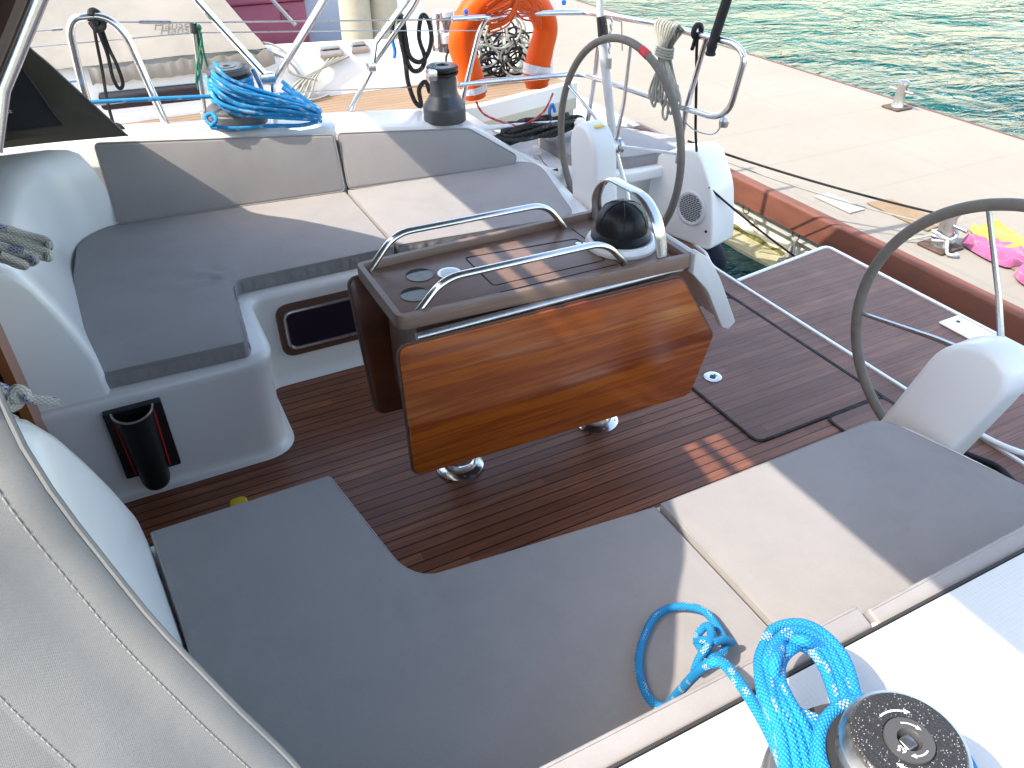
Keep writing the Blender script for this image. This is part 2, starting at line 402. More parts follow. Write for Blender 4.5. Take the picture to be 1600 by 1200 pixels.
bm = BM(); tube(bm, [(3.47, 1.55+.026*math.cos(a), -.24+.026*math.sin(a)) for a in [2*math.pi*k/16 for k in range(16)]], .004, 6, True)
part('ring', bm, 'steel_dull', dock)

def bollard(x, y, label, s=.87):
    t = thing('mooring_bollard', label, 'bollard', (x, y, 0), 'steel mooring bollards on the dock')
    bm = BM(); zprism(bm, rpoly([(x-.10*s, y-.09*s), (x+.10*s, y-.09*s), (x+.10*s, y+.09*s), (x-.10*s, y+.09*s)], .012), .004, .016, .003); part('base_plate', bm, 'rust', t)
    bm = BM(); lathe(bm, [(.055*s, .016), (.045*s, .05), (.043*s, .20*s), (.052*s, .215*s), (.050*s, .235*s), (.03*s, .245*s), (0, .247*s)], (x, y, 0), 24); part('post', bm, 'steel_dull', t)
    bm = BM(); tube(bm, [(x, y-.13*s, .155*s), (x, y+.13*s, .155*s)], .013*s, 10); part('crossbar', bm, 'steel_dull', t)
    return t
bollard(3.72, .44, 'steel bollard with rusty base plate nearest the boat, white line round it')
bollard(5.55, 2.30, 'pale bollard standing alone on the far edge of the dock')
bm = BM(); zprism(bm, [(3.63, .97), (3.75, .97), (3.75, 1.25), (3.63, 1.25)], .004, .010, .001)
for i in range(9):
    for j in range(4): zprism(bm, [(3.64+j*.028+.0, .985+i*.029), (3.655+j*.028, .99+i*.029), (3.658+j*.028, .996+i*.029), (3.643+j*.028, .991+i*.029)], .0095, .0125)
one('access_plate', bm, 'checker_steel', 'small grey checker plate set in the dock near its brown edge', 'access plate')
def board(name, pts, z, mat, label, cat, th=.008):
    bm = BM(); zprism(bm, pts, z, z+th, .001, 1); return one(name, bm, mat, label, cat, 'cardboard sheets on the dock')
board('cardboard_sheet', [(3.83, 1.03), (4.00, 1.01), (4.00, .62), (3.82, .60)], .004, 'cardboard', 'flat brown cardboard sheet lying on the dock left of the yellow cloth', 'cardboard')
board('cardboard_sheet', [(3.84, .36), (4.12, .40), (4.12, -.35), (3.78, -.38)], .004, 'cardboard', 'brown cardboard sheet under the pink and yellow cloths', 'cardboard')
def cloth(name, outline, z, mat, label, cat, h=.045, seed=0, group=None):
    bm = BM(); P = cr([(p[0], p[1], 0) for p in outline], 5, True); c = sum(P, Vector())/len(P)
    rings = []
    for k, t in enumerate((1, .985, .93, .8, .6, .4, .2)):
        rr = []
        for p in P:
            q = c+(p-c)*t; hh = (0 if k == 0 else (.35 if k == 1 else 1))*h*(.55+.8*noise.noise(Vector((q.x*16+seed, q.y*16, 0)))+.3*noise.noise(Vector((q.x*40+seed, q.y*40, 0))))
            rr.append((q.x, q.y, z+max(hh, .002*(k > 0))))
        rings.append(rr)
    loft(bm, rings, True); vs = [bm.verts.new(Vector(p)) for p in rings[-1]]; bm.faces.new(vs)
    bmesh.ops.remove_doubles(bm, verts=bm.verts, dist=1e-5)
    return one(name, bm, mat, label, cat, group)
cloth('cloth', [(4.06, .52), (4.17, .44), (4.12, .22), (4.00, .12), (3.93, .22), (3.98, .42)], .014, 'yellow_towel', 'bright yellow cloth lying on cardboard on the dock', 'cloth')
cloth('cloth', [(3.86, .42), (3.97, .36), (4.04, .20), (4.05, -.05), (3.97, -.16), (3.90, -.06), (3.89, .08), (3.79, .12), (3.80, .30)], .014, 'pink_towel', 'larger pink cloth beside the yellow cloth on the dock', 'cloth', .05, 3, 'pink cloths on the dock')
cloth('cloth', [(3.83, .07), (3.90, .03), (3.88, -.18), (3.74, -.22), (3.70, -.05), (3.76, .05)], .014, 'pink_towel', 'smaller pink cloth nearest the brown dock edge', 'cloth', .05, 8, 'pink cloths on the dock')
bm = BM(); box(bm, (4.00, -.02, .012), (4.05, .16, .05), .002)
for k in range(6): box(bm, (3.99, -.03+k*.032, .05), (4.06, -.01+k*.032, .058), .001)
one('wooden_slat_rack', bm, 'cardboard', 'small wooden slatted rack between yellow and pink cloths', 'rack')

def ropeobj(name, pts, r, mat, label, cat='rope', group=None, n=6, seg=8, closed=False, smooth=True):
    bm = BM(); tube(bm, cr(pts, n, closed) if smooth else pts, r, seg, closed)
    return one(name, bm, mat, label, cat, group, angle=60)
def sag(a, b_, s, n=14):
    a = Vector(a); b_ = Vector(b_); return [a.lerp(b_, k/n)-Vector((0, 0, s*4*(k/n)*(1-k/n))) for k in range(n+1)]
bm = BM()
for k in range(3): tube(bm, [(3.72+(.05+.004*k)*math.cos(a), .44+(.05+.004*k)*math.sin(a), .05+.016*k+.01*math.sin(a*2+k)) for a in [2*math.pi*i/20 for i in range(20)]], .008, 7, True)
tube(bm, cr([(3.68, .39, .08), (3.655, .36, .04), (3.65, .34, .02), (3.68, .31, .018), (3.70, .33, .018)], 5), .008, 7)
one('rope', bm, 'rope_white_blue', 'white mooring line wound round the bollard nearest the boat', 'rope')
ropeobj('mooring_line', sag((2.80, 1.47, .40), (3.70, .50, .17), .02), .0065, 'rope_thin_black', 'thick dark mooring line sagging from the stern seat to the near bollard', 'mooring line')
ropeobj('mooring_line', sag((2.79, 1.42, .38), (3.68, .47, .12), .03), .0045, 'rope_grey', 'thin grey mooring line just below the thick dark one', 'mooring line')
ropeobj('mooring_line', sag((3.46, .80, -.10), (3.70, .42, .10), .01), .006, 'rope_grey', 'short grey line crossing the brown beam to the near bollard', 'mooring line')
ropeobj('mooring_line', sag((2.595, 1.02, .33), (3.46, .66, -.33), .03), .0055, 'rope_thin_black', 'thin black line running from the speaker panel down to the dock wall', 'mooring line')
bm = BM()
random.seed(5)
for k in range(8):
    y = 1.18+random.uniform(-.02, .02); tube(bm, cr([(3.47, y, -.20), (3.44+random.uniform(-.02, .02), y-.02+random.uniform(-.04, .03), -.27), (3.42, y-.03+random.uniform(-.05, .05), -.34), (3.40+random.uniform(-.03, .03), y-.02+random.uniform(-.06, .06), -.37)], 5), .0055, 6)
one('rope', bm, 'rope_grey', 'frayed beige rope ends hanging from a rusty ring on the dock wall', 'rope')
bm = BM(); lathe(bm, [(0, -.20), (.05, -.195), (.10, -.14), (.118, -.04), (.112, .06), (.07, .14), (.03, .165), (.028, .19), (0, .195)], (2.795, 1.17, -.23), 28)
f = one('fender', bm, 'navy_cover', 'round navy fender hanging at the stern below the speaker panel', 'fender')
bm = BM(); lathe(bm, [(0, 0), (.014, .002), (.017, .02), (.010, .035), (0, .036)], (2.79, 1.14, -.04), 12); o = finish('tag', bm, 'orange_plastic', f)

# ================================================================== OUR BOAT: moulding
boat = thing('sailboat', 'white sailboat with open teak cockpit, moored stern-to at the dock', 'boat', (0, 0, 0))
def yin(x): return interp([(-1.2, 1.60), (-.1, 1.56), (.88, 1.475), (1.7, 1.43), (2.6, 1.40)], x)   # foot of the seat back, port
def yinS(x): return interp([(-1.2, 1.39), (-.1, 1.375), (2.6, 1.37)], x)
ZT = [(-1.5, .79), (0, .785), (.9, .715), (1.45, .665), (1.58, .63), (1.80, .465), (1.97, .37), (2.6, .345)]
ZTS = [(-1.5, .795), (0, .785), (.9, .775), (2.0, .760), (2.3, .50), (2.6, .44)]
def coaming(side):
    bm = BM(); secs = []
    xs = [-1.5, -.9, -.6, -.45, -.3, -.1, .1, .3, .6, .9, 1.2, 1.45, 1.55, 1.65, 1.75, 1.85, 1.95, 2.1, 2.3, 2.45, 2.5] if side > 0 else [-1.5, -.9, -.6, -.3, 0, .3, .6, .9, 1.2, 1.5, 1.8, 2.0, 2.1, 2.2, 2.35, 2.5]
    for x in xs:
        zt = interp(ZT if side > 0 else ZTS, x); yi = yin(x) if side > 0 else yinS(x)
        yo = 1.90 if side > 0 else 1.92
        lean = (.09+.05 if side > 0 else .055)*(zt-.40)/.38
        k = 1 if zt > .52 else max(0, (zt-.40)/.12)
        sec = [(yi, .30), (yi, .405), (yi+lean*.55, lerp(.405, zt, .62)), (yi+lean*.90, zt-.022), (yi+lean*.97, zt-.006), (yi+lean+.022, zt),
               (yi+lean+.06, zt+.001), (lerp(yi+lean, yo, .6), zt+.002), (yo-.06, zt-.004), (yo-.02, zt-.02), (yo, zt-.06*k-.01), (yo+.03, max(.56, 0)*k+.42*(1-k)), (yo+.05, .548*k+.41*(1-k)), (yo+.16, .54*k+.40*(1-k)), (yo+.18, .56*k+.42*(1-k)), (yo+.20, .55*k+.40*(1-k)), (yo+.205, .3), (yo+.15, -.4), (yo-.1, -.9)]
        secs.append([(x, side*y, z) for y, z in sec])
    loft(bm, secs); return bm
part('coaming', coaming(1), 'gelcoat', boat, angle=50)
part('coaming', coaming(-1), 'gelcoat', boat, angle=50)
# seat mouldings (L shaped, both sides) with rounded sole fillets
def bench(side):
    bm = BM(); s = side; yf = .80 if s > 0 else .775; yb = 1.62 if s > 0 else 1.38
    yl = .385 if s > 0 else .325
    prof = [(0.000, 0.0), (-.0, .0)]
    out = []
    rings = []
    poly = [(-.62, yb), (1.93, yb), (1.79, yf), (.27, yf), (.27, yl), (-.62, yl)]
    rs = [0, 0, .10, .07, .09, 0]
    base = rpoly(poly, rs, 7)
    # offset rings: wide foot fillet, wall, rounded lip, top
    c = Vector((.5, 1.1))
    def off(P, d):
        m = len(P); o = []
        for i in range(m):
            e1 = (P[i]-P[i-1]); e2 = (P[(i+1) % m]-P[i])
            if e1.length < 1e-7: e1 = e2
            if e2.length < 1e-7: e2 = e1
            n1 = Vector((e1.y, -e1.x)).normalized(); n2 = Vector((e2.y, -e2.x)).normalized(); n = (n1+n2)
            n = n.normalized() if n.length > 1e-6 else n1
            o.append(P[i]+n*d/max(.5, n.dot(n1)))
        return o
    ar = sum(base[i-1].x*base[i].y-base[i].x*base[i-1].y for i in range(len(base)))
    sg = 1 if ar > 0 else -1
    for d, z in ((.030, .002), (.014, .006), (.004, .018), (0, .04), (.002, .30), (.010, .355), (.016, .380), (.012, .392), (.002, .401), (-.016, .405)):
        rings.append([(p.x, s*p.y, z) for p in off(base, d*sg)])
    loft(bm, rings, True)
    vs = [bm.verts.new(Vector(p)) for p in rings[-1]]; bm.faces.new(vs)
    bmesh.ops.remove_doubles(bm, verts=bm.verts, dist=1e-5)
    return bm
part('seat_moulding', bench(1), 'gelcoat', boat, angle=50)
part('seat_moulding', bench(-1), 'gelcoat', boat, angle=50)
# forward bulkhead walls: an inclined, curved moulding from the cushion's forward edge up to the coach roof
def bulkhead(s):
    bm = BM()
    yb = 1.55 if s > 0 else 1.31
    yl = .385 if s > 0 else .33
    top = .80
    cols = []
    # stations from inboard face round the crease, across the sloping wall, round to the coaming
    def wall(y, x0, k=1.0):    # profile at constant y : (x,z) from the seat up
        return [(x0+.01, .30), (x0, .405), (x0-.005, .52), (x0-.03, .62), (x0-.055, .70), (x0-.085, .78), (x0-.12, .84), (x0-.18, .88), (x0-.35, .895), (x0-.9, .895)]
    def flat(y, x0):
        return [(x0+.01, .30), (x0, .405), (x0-.02, .52), (x0-.04, .63), (x0-.065, .71), (x0-.09, .755), (x0-.125, .775), (x0-.19, .785), (x0-.35, .788), (x0-.9, .788)]
    inb = [(-.60, yl+.0), ]
    secs = []
    # inner (companionway-side) face, vertical plane at y=yl
    xw0 = -.21 if s > 0 else -.176
    P = wall(yl, xw0)
    secs.append([(-.62, s*yl, z) for x, z in P])
    secs.append([(x-.02, s*(yl), z) for x, z in P])
    secs.append([(x-.006, s*(yl+.006), z) for x, z in P])
    secs.append([(x-.0, s*(yl+.03), z) for x, z in P])
    for k in range(1, 9):
        y = lerp(yl+.03, yb-.30, k/8); x0 = interp([(.0, -.21), (.35, -.245), (1, -.262)] if s > 0 else [(0, -.176), (.5, -.143), (1, -.150)], k/8); q = k/8
        A = wall(y, x0); B = flat(y, x0); secs.append([(lerp(a[0], b_[0], q), s*y, lerp(a[1], b_[1], q)) for a, b_ in zip(A, B)])
    for k in range(1, 8):
        a = k/8*math.pi/2; y = yb-.30+.30*math.sin(a); x0 = (-.262 if s > 0 else -.15)+.17*(1-math.cos(a))*.95
        secs.append([(x, s*(y+.02*max(0, z-.4)), z) for x, z in flat(y, x0)])
    y = yb+.01; secs.append([(x, s*(y+.12*max(0, z-.42)), z) for x, z in flat(y, -.045)])
    loft(bm, secs); return bm
part('forward_wall', bulkhead(1), 'gelcoat', boat, angle=55)
part('forward_wall', bulkhead(-1), 'gelcoat', boat, angle=55)
# non-skid panels on the coamings
bm = BM(); loft(bm, [[(x, yy, interp(ZT, x)+.0045) for yy in (1.735, 1.80, 1.85)] for x in (-1.4, -.9, -.5, -.30)]); part('nonskid_panel', bm, 'nonskid', boat)
bm = BM(); loft(bm, [[(x, y, .7915) for y in (.95, 1.3, 1.60)] for x in (-1.2, -.7, -.44)]); part('nonskid_panel', bm, 'nonskid', boat)
bm = BM(); loft(bm, [[(x, -yy, interp(ZTS, x)+.0055) for yy in (1.444, 1.60, 1.84)] for x in (-.2, 0, .3, .6, .9, 1.2, 1.5, 1.8)]); part('nonskid_panel', bm, 'nonskid', boat)
bm = BM(); loft(bm, [[(x, -1.437, interp(ZTS, x)-.012), (x, -1.4365, interp(ZTS, x)+.006), (x, -1.4415, interp(ZTS, x)+.0065), (x, -1.442, interp(ZTS, x)-.01)] for x in (-.2, .3, .9, 1.4, 1.85)]); part('gap_shade', bm, 'rubber', boat)  # black strip drawn in for the shade in the gap behind the backrests
# coach roof
bm = BM(); secs = []
for x, k in ((-.60, 1), (-1.2, 1.02), (-2.4, 1.03)):
    secs.append([(x, y, z) for y, z in ((1.55, .60), (1.50, .78), (1.40, .84), (1.0, .90), (.5, .93), (0, .94), (-.5, .93), (-1.0, .90), (-1.40, .84), (-1.50, .78), (-1.55, .60))])
loft(bm, secs); part('coach_roof', bm, 'gelcoat', boat)
# companionway
bm = BM(); xprism(bm, [(-.385, .0), (.385, .0), (.385, .90), (-.385, .90)], -.66, -.62); part('companionway_door', bm, 'smoked_glass', boat)
for s in (1, -1):
    bm = BM(); zprism(bm, [(-.62, s*.30), (-.41, s*.372), (-.41, s*.384), (-.62, s*.384)], .0, .84, .003); part('companionway_trim', bm, 'companion_wood', boat)
    bm = BM(); zprism(bm, [(-.43, s*.26), (-.405, s*.26), (-.405, s*.388), (-.43, s*.388)], .0, .80, .003); part('companionway_trim', bm, 'companion_wood', boat)
bm = BM(); box(bm, (-.62, -.38, -.02), (-.405, .38, .10), .01); part('companionway_step', bm, 'gelcoat', boat)
# sole
bm = BM(); zprism(bm, [(-.62, -1.0), (2.385, -1.0), (2.385, 1.05), (-.62, 1.05)], -.04, .0)
part('sole', bm, 'sole_teak', boat)
bm = BM(); zprism(bm, rpoly([(2.40, -1.15), (2.50, -1.15), (2.50, .82), (2.565, .95), (2.60, 1.22), (2.40, 1.22)], [0, 0, .03, .03, 0, 0]), -.04, .0); part('stern_step', bm, 'platform_teak', boat)
bm = BM(); zprism(bm, rpoly([(1.775, -.35), (2.38, -.35), (2.38, .52), (1.775, .52)], [.035]*4), .001, .004); part('floor_hatch', bm, 'platform_teak', boat)
bm = BM(); zprism(bm, rpoly([(2.10, -.80), (2.38, -.80), (2.38, -.37), (2.10, -.37)], [.025]*4), .001, .004); part('floor_hatch', bm, 'platform_teak', boat)
def strip(bm, pts, w, z0=.001, z1=.0045, closed=False):
    P = [Vector((p[0], p[1])) for p in pts]; L_, R_ = [], []
    m = len(P)
    for i in range(m):
        t = (P[(i+1) % m]-P[i-1]) if closed else (P[min(i+1, m-1)]-P[max(i-1, 0)])
        n = Vector((-t.y, t.x)).normalized()*w/2; L_.append(P[i]+n); R_.append(P[i]-n)
    sec = [[(l.x, l.y, z0), (l.x, l.y, z1), (r.x, r.y, z1), (r.x, r.y, z0)] for l, r in zip(L_, R_)]
    if closed: sec.append(sec[0])
    loft(bm, sec)
bm = BM(); strip(bm, rpoly([(1.768, -.357), (2.387, -.357), (2.387, .527), (1.768, .527)], .04), .010, .001, .0055, True)
strip(bm, rpoly([(2.093, -.80), (2.385, -.80), (2.385, -.364), (2.093, -.364)], .03), .009, .001, .0052, True)
strip(bm, [(2.393, -1.1), (2.393, 1.1)], .013, -.02, .003)
part('hatch_gasket', bm, 'caulk', boat)
# stern edge and bathing platform
bm = BM(); strip(bm, rpoly([(2.512, -1.15), (2.512, .82), (2.58, .95), (2.615, 1.22)], [0, .05, .03, 0]), .015, -.05, .006)
part('stern_trim', bm, 'gelcoat', boat)
bm = BM(); loft(bm, [[(2.523, y, z) for z in (-.01, -.3, -.9)] for y in (-1.9, 0, .8)]); part('transom', bm, 'gelcoat', boat)
plat = BM(); zprism(plat, rpoly([(2.53, -.92), (3.185, -.92), (3.185, .705), (2.53, .625)], [0, .05, .03, 0]), -.03, .0015); part('bathing_platform', plat, 'platform_teak', boat)
bm = BM(); strip(bm, rpoly([(2.528, -.94), (3.20, -.94), (3.20, .72), (2.525, .637)], [0, .05, .04, 0]), .018, -.05, .006, False); part('platform_edge', bm, 'gelcoat', boat)
bm = BM(); zprism(bm, rpoly([(3.05, -.085), (3.18, -.085), (3.18, -.30), (3.05, -.30)], .01), .003, .009, .002); part('platform_plate', bm, 'white_plastic', boat)
bm = BM(); lathe(bm, [(0, .0095), (.009, .0095), (.009, .011), (0, .011)], (3.13, -.125, 0), 14); part('bolt', bm, 'rubber', boat)
# white hose looping on the platform
ropeobj('hose', [(2.60, -.50, .016), (2.55, -.56, .016), (2.50, -.66, .018), (2.52, -.80, .018), (2.62, -.95, .018), (2.8, -1.1, .018)], .011, 'white_plastic', 'white hose curving on the teak behind the near steering pedestal', 'hose')
# deck drain
d = thing('deck_drain', 'small round chrome deck fitting in the teak sole aft of the table', 'deck fitting', (1.885, .04, .004))
bm = BM(); lathe(bm, [(.036, .004), (.036, .008), (.032, .010), (.018, .009), (.016, .006), (0, .006)], (1.885, .04, 0), 28); part('flange', bm, 'steel', d)
bm = BM(); lathe(bm, [(0, .0065), (.012, .0065), (.012, .009), (0, .010)], (1.885, .04, 0), 16); part('cap', bm, 'black_plastic', d)
# portlight in the port seat front
win = BM()
o_ = rpoly([(.365, .115), (.80, .115), (.80, .345), (.365, .345)], [.055]*4, 8)
yprism(win, o_, .788, .800, .003); w_ = part('portlight', win, 'window_wood', boat)
bm = BM(); i_ = rpoly([(.395, .150), (.77, .150), (.77, .310), (.395, .310)], [.035]*4, 8)
Pp = [Vector((p.x, .785, p.y)) for p in i_]; tube(bm, Pp, .007, 8, True); part('frame', bm, 'steel_dull', boat).parent = w_
bm = BM(); yprism(bm, i_, .7865, .790); part('pane', bm, 'smoked_glass', boat).parent = w_
for ch in boat.children:
    pass
# mooring-side quarter: helm seat boxes
bm = BM()
zprism(bm, rpoly([(2.06, 1.40), (2.32, 1.30), (2.66, 1.30), (2.82, 1.48), (2.66, 1.95), (2.06, 1.96)], [.04, .04, .04, .04, .03, .03]), .30, .36, .012, 3)
zprism(bm, [(2.065, 1.42), (2.20, 1.42), (2.20, 1.95), (2.065, 1.95)], 0, .302)
zprism(bm, [(2.15, 1.47), (2.65, 1.47), (2.65, 1.95), (2.15, 1.95)], 0, .303)
part('helm_seat_box', bm, 'gelcoat', boat)
bm = BM(); zprism(bm, [(1.95, 1.10), (2.56, 1.30), (2.56, 1.50), (1.95, 1.50)], -.04, .05, .01); part('helm_sole_step', bm, 'gelcoat', boat)
# stern quarter panel with the speaker
pa, pb = Vector((2.50, 1.36, 0)), Vector((2.62, .92, 0))
pd = (pb-pa).normalized(); pn = Vector((-pd.y, pd.x, 0));  pn = -pn if pn.x > 0 else pn
def qp(u, z, d=0): return pa+pd*u+Vector((0, 0, z))+pn*d
bm = BM()
prof = [(0.0, 0), (.40, 0), (.425, .02), (.415, .12), (.373, .32), (.275, .475), (.22, .49), (.05, .43), (-.01, .38), (-.02, .2), (-.02, 0)]
A_ = rpoly(prof, [0, .01, .03, .05, .05, .04, .03, .04, .03, 0, 0], 4)
prism(bm, A_, lambda p: qp(p[0], p[1], 0), lambda p: qp(p[0], p[1], -.20), .012, 3)
part('quarter_panel', bm, 'gelcoat', boat)
sp_ = thing('speaker', 'round white loudspeaker grille set in the stern quarter panel', 'speaker', tuple(qp(.27, .195, .003)))
RS = Matrix((pd, Vector((0, 0, 1)), pn)).transposed()
bm = BM(); lathe(bm, [(.092, 0), (.092, .006), (.085, .010), (.076, .009), (.074, .004), (0, .004)], qp(.27, .195, .002), 40, rot=RS); part('bezel', bm, 'alloy_grey', sp_)
bm = BM()
for i in range(15):
    z = -.0665+i*.0095; wd = math.sqrt(max(0, .070**2-z*z)); k = 0; x = -wd+(.004 if i % 2 else .0)
    while x+.010 < wd:
        prism(bm, [(x, z-.0023), (x+.0125, z-.0023), (x+.0125, z+.0023), (x, z+.0023)], lambda p: qp(.27+p[0], .195+p[1], .0065), lambda p: qp(.27+p[0], .195+p[1], .0085)); x += .0165
part('grille_slots', bm, 'black_plastic', sp_)
bm = BM(); lathe(bm, [(0, 0), (.007, 0), (.007, .006), (0, .008)], qp(.38, .10, 0), 12, rot=RS); part('rubber_stop', bm, 'rubber', boat)
# instrument beside the port helm
bm = BM(); lathe(bm, [(.05, 0), (.05, .008), (.042, .012), (.040, .008), (0, .008)], (2.055, 1.45, .17), 28, rot=Matrix.Rotation(R(0), 3, 'Z') @ Matrix.Rotation(R(-90), 3, 'Y') @ Matrix.Rotation(0, 3, 'X'))
one('instrument_dial', bm, 'screen_dark', 'dark round instrument low on the white wall left of the far steering pedestal', 'instrument')

# ================================================================== CUSHIONS
def pipe_on(bm_pts, r, parent, name='piping', mat='cushion_side', closed=True):
    bm = BM(); tube(bm, bm_pts, r, 6, closed); return part(name, bm, mat, parent)
def cushion(name, poly, rs, z0, z1, label, cat, group, bev=.012, puff=.006, pipe=True, n=7, seed=0, folds=()):
    t = thing(name, label, cat, (sum(p[0] for p in poly)/len(poly), sum(p[1] for p in poly)/len(poly), z0), group)
    P = rpoly(poly, rs, n)
    # resample the outline finely so that the sides can pucker
    Q = []
    m = len(P)
    for i in range(m):
        a, b_ = P[i], P[(i+1) % m]; k = max(1, int((b_-a).length/.018))
        for j in range(k): Q.append(a.lerp(b_, j/k))
    bm = BM(); bot = [bm.verts.new((p.x, p.y, z0)) for p in Q]; bm.faces.new(bot[::-1])
    top = [bm.verts.new((p.x, p.y, z1)) for p in Q]; f = bm.faces.new(top)
    for i in range(len(Q)):
        j = (i+1) % len(Q); bm.faces.new((bot[i], bot[j], top[j], top[i]))
    bmesh.ops.recalc_face_normals(bm, faces=bm.faces)
    tf = [f_ for f_ in bm.faces if f_.normal.z > .9]
    bmesh.ops.bevel(bm, geom=[e for f_ in tf for e in f_.edges], offset=bev, segments=3, profile=.5, affect='EDGES', clamp_overlap=True)
    # dense top: slice the ngon on a grid so it can be shaped
    xs = [p.x for p in Q]; ys = [p.y for p in Q]; g = .022
    for ax, lo, hi in ((0, min(xs), max(xs)), (1, min(ys), max(ys))):
        c = lo+g
        while c < hi:
            geom = [f_ for f_ in bm.faces if f_.normal.z > .995]; geom += list({e for f_ in geom for e in f_.edges}); geom += list({v for e in geom if isinstance(e, bmesh.types.BMEdge) for v in e.verts})
            co = (c, 0, 0) if ax == 0 else (0, c, 0); no = (1, 0, 0) if ax == 0 else (0, 1, 0)
            bmesh.ops.bisect_plane(bm, geom=geom, plane_co=co, plane_no=no, dist=1e-5)
            c += g
    segs = [(Q[i], Q[(i+1) % len(Q)]) for i in range(0, len(Q))]
    def dist(p):
        best = 9
        for a, b_ in segs[::1]:
            d = b_-a; L2 = d.length_squared
            tt = max(0, min(1, (p-a).dot(d)/L2)) if L2 > 0 else 0
            q = (p-(a+d*tt)).length
            if q < best: best = q
        return best
    for v_ in bm.verts:
        if v_.co.z > z1-1e-4:
            p = Vector((v_.co.x, v_.co.y)); d = dist(p)
            d = max(0, d-bev); v_.co.z = z1+puff*(1-math.exp(-d/.09))
            for fx, fy, th, amp in folds:
                dx, dy = p.x-fx, p.y-fy; r_ = math.hypot(dx, dy); dth = (math.atan2(dy, dx)-R(th)+math.pi) % (2*math.pi)-math.pi
                v_.co.z += amp*math.sin(9*dth+2.5*noise.noise(Vector((r_*9, fx, 0))))*math.exp(-(dth/.55)**2)*math.exp(-r_/.11)*min(1, r_/.03)
            v_.co.z += min(1, d/.02)*.0022*noise.noise(Vector((p.x*7+seed, p.y*7, 0)))+.0012*noise.noise(Vector((p.x*28+seed, p.y*11, 2)))*math.exp(-d/.06)
    part('cover', bm, 'cushion', t, angle=60)
    if pipe:
        IN = []
        m = len(P); ar = sum(P[i-1].x*P[i].y-P[i].x*P[i-1].y for i in range(m)); sg = -1 if ar > 0 else 1
        for i in range(m):
            e1 = P[i]-P[i-1]; e2 = P[(i+1) % m]-P[i]; n_ = Vector((e1.y, -e1.x)).normalized()+Vector((e2.y, -e2.x)).normalized()
            if n_.length > 1e-6: IN.append(P[i]+n_.normalized()*sg*bev*.24)
        pipe_on([Vector((p.x, p.y, z1-bev*.20)) for p in IN], .0031, t)
    return t, Q
G1 = 'grey seat cushions in the cockpit'
def skirt(t, pts, z0, z1, outn, amp=.0022):   # gathered front boxing, a strip following the outline part that faces the cockpit
    P = [Vector((p[0], p[1])) for p in pts]; L = 0; Q = []
    for a, b_ in zip(P, P[1:]):
        k = max(2, int((b_-a).length/.006))
        for j in range(k):
            Q.append((a.lerp(b_, j/k), (b_-a).normalized(), L+(b_-a).length*j/k))
        L += (b_-a).length
    secs = []
    for p, d, l in Q:
        n = Vector((d.y, -d.x))*outn; g = noise.noise(Vector((l*38, 0, 0)))*.7+noise.noise(Vector((l*90, 3, 0)))*.5
        row = []
        for kz in range(6):
            f = kz/5; a = amp*(1+.6*math.sin(f*math.pi))*g*(1 if 0 < kz < 5 else .3)
            bulge = .003*math.sin(f*math.pi)
            q = p+n*(.0035+bulge+a); row.append((q.x, q.y, lerp(z0+.002, z1-.009, f)))
        secs.append(row)
    bm = BM(); loft(bm, secs); return part('boxing', bm, 'cushion_side', t, angle=80, recalc=False)
# port L-shaped cushion
polyA = [(-.232, .415), (.205, .395), (.245, .835), (.868, .835), (.868, 1.50), (-.08, 1.585), (-.235, 1.46), (-.268, 1.10), (-.262, .85)]
tA, QA = cushion('seat_cushion', polyA, [.012, .015, .05, .008, .008, .06, .12, .1, .1], .405, .462, 'dark grey L-shaped seat cushion on the far side, curving along the white wall', 'cushion', G1, seed=1, folds=((.245, .84, 155, .016), (.245, .84, 115, .008), (-.22, .44, 60, .003), (-.22, .60, 10, .003)))
skirt(tA, [(-.226, .412), (.198, .395)], .405, .462, 1)
skirt(tA, [(.272, .8345), (.866, .8345)], .405, .462, 1, .004)
skirt(tA, [(.209, .41), (.240, .79), (.252, .825), (.275, .8335)], .405, .462, 1, .003)
polyB = [(.880, .835), (1.60, .765), (1.665, .80), (1.80, 1.30), (1.80, 1.40), (1.735, 1.455), (.880, 1.50)]
tB, QB = cushion('seat_cushion', polyB, [.008, .03, .03, .06, .05, .05, .008], .405, .466, 'grey seat cushion on the far side behind the table, half in bright sun', 'cushion', G1, seed=2)
skirt(tB, [(.884, .8345), (1.575, .767)], .405, .466, 1, .0045)
# starboard cushions
polyC = [(-.170, -.338), (.262, -.338), (.318, -.705), (.36, -.757), (.932, -.810), (.932, -1.33), (-.08, -1.36), (-.138, -1.0), (-.138, -.71)]
tC, QC = cushion('seat_cushion', polyC, [.010, .012, .05, .05, .006, .006, .05, .1, .1], .405, .460, 'large L-shaped grey seat cushion in the foreground, notched at its inner corner', 'cushion', G1, seed=3, folds=((.33, -.74, -120, .008), (.33, -.74, -60, .006)))
polyD = [(.944, -.812), (1.66, -.815), (1.70, -.84), (1.80, -1.20), (1.82, -1.34), (.944, -1.34)]
tD, QD = cushion('seat_cushion', polyD, [.006, .04, .04, .08, .05, .006], .405, .466, 'grey seat cushion in the foreground beside the near steering pedestal, crossed by sunlight', 'cushion', G1, seed=4)
# helm seat cushion
polyH = [(2.075, 1.47), (2.33, 1.355), (2.66, 1.335), (2.76, 1.49), (2.58, 1.79), (2.08, 1.90)]
tH, QH = cushion('seat_cushion', polyH, [.04, .03, .03, .03, .04, .05], .362, .422, 'small angular grey cushion on the far helm seat behind the steering wheel', 'cushion', G1, seed=5, bev=.014)
skirt(tH, [(2.10, 1.459), (2.33, 1.355), (2.64, 1.336)], .362, .422, 1, .001)
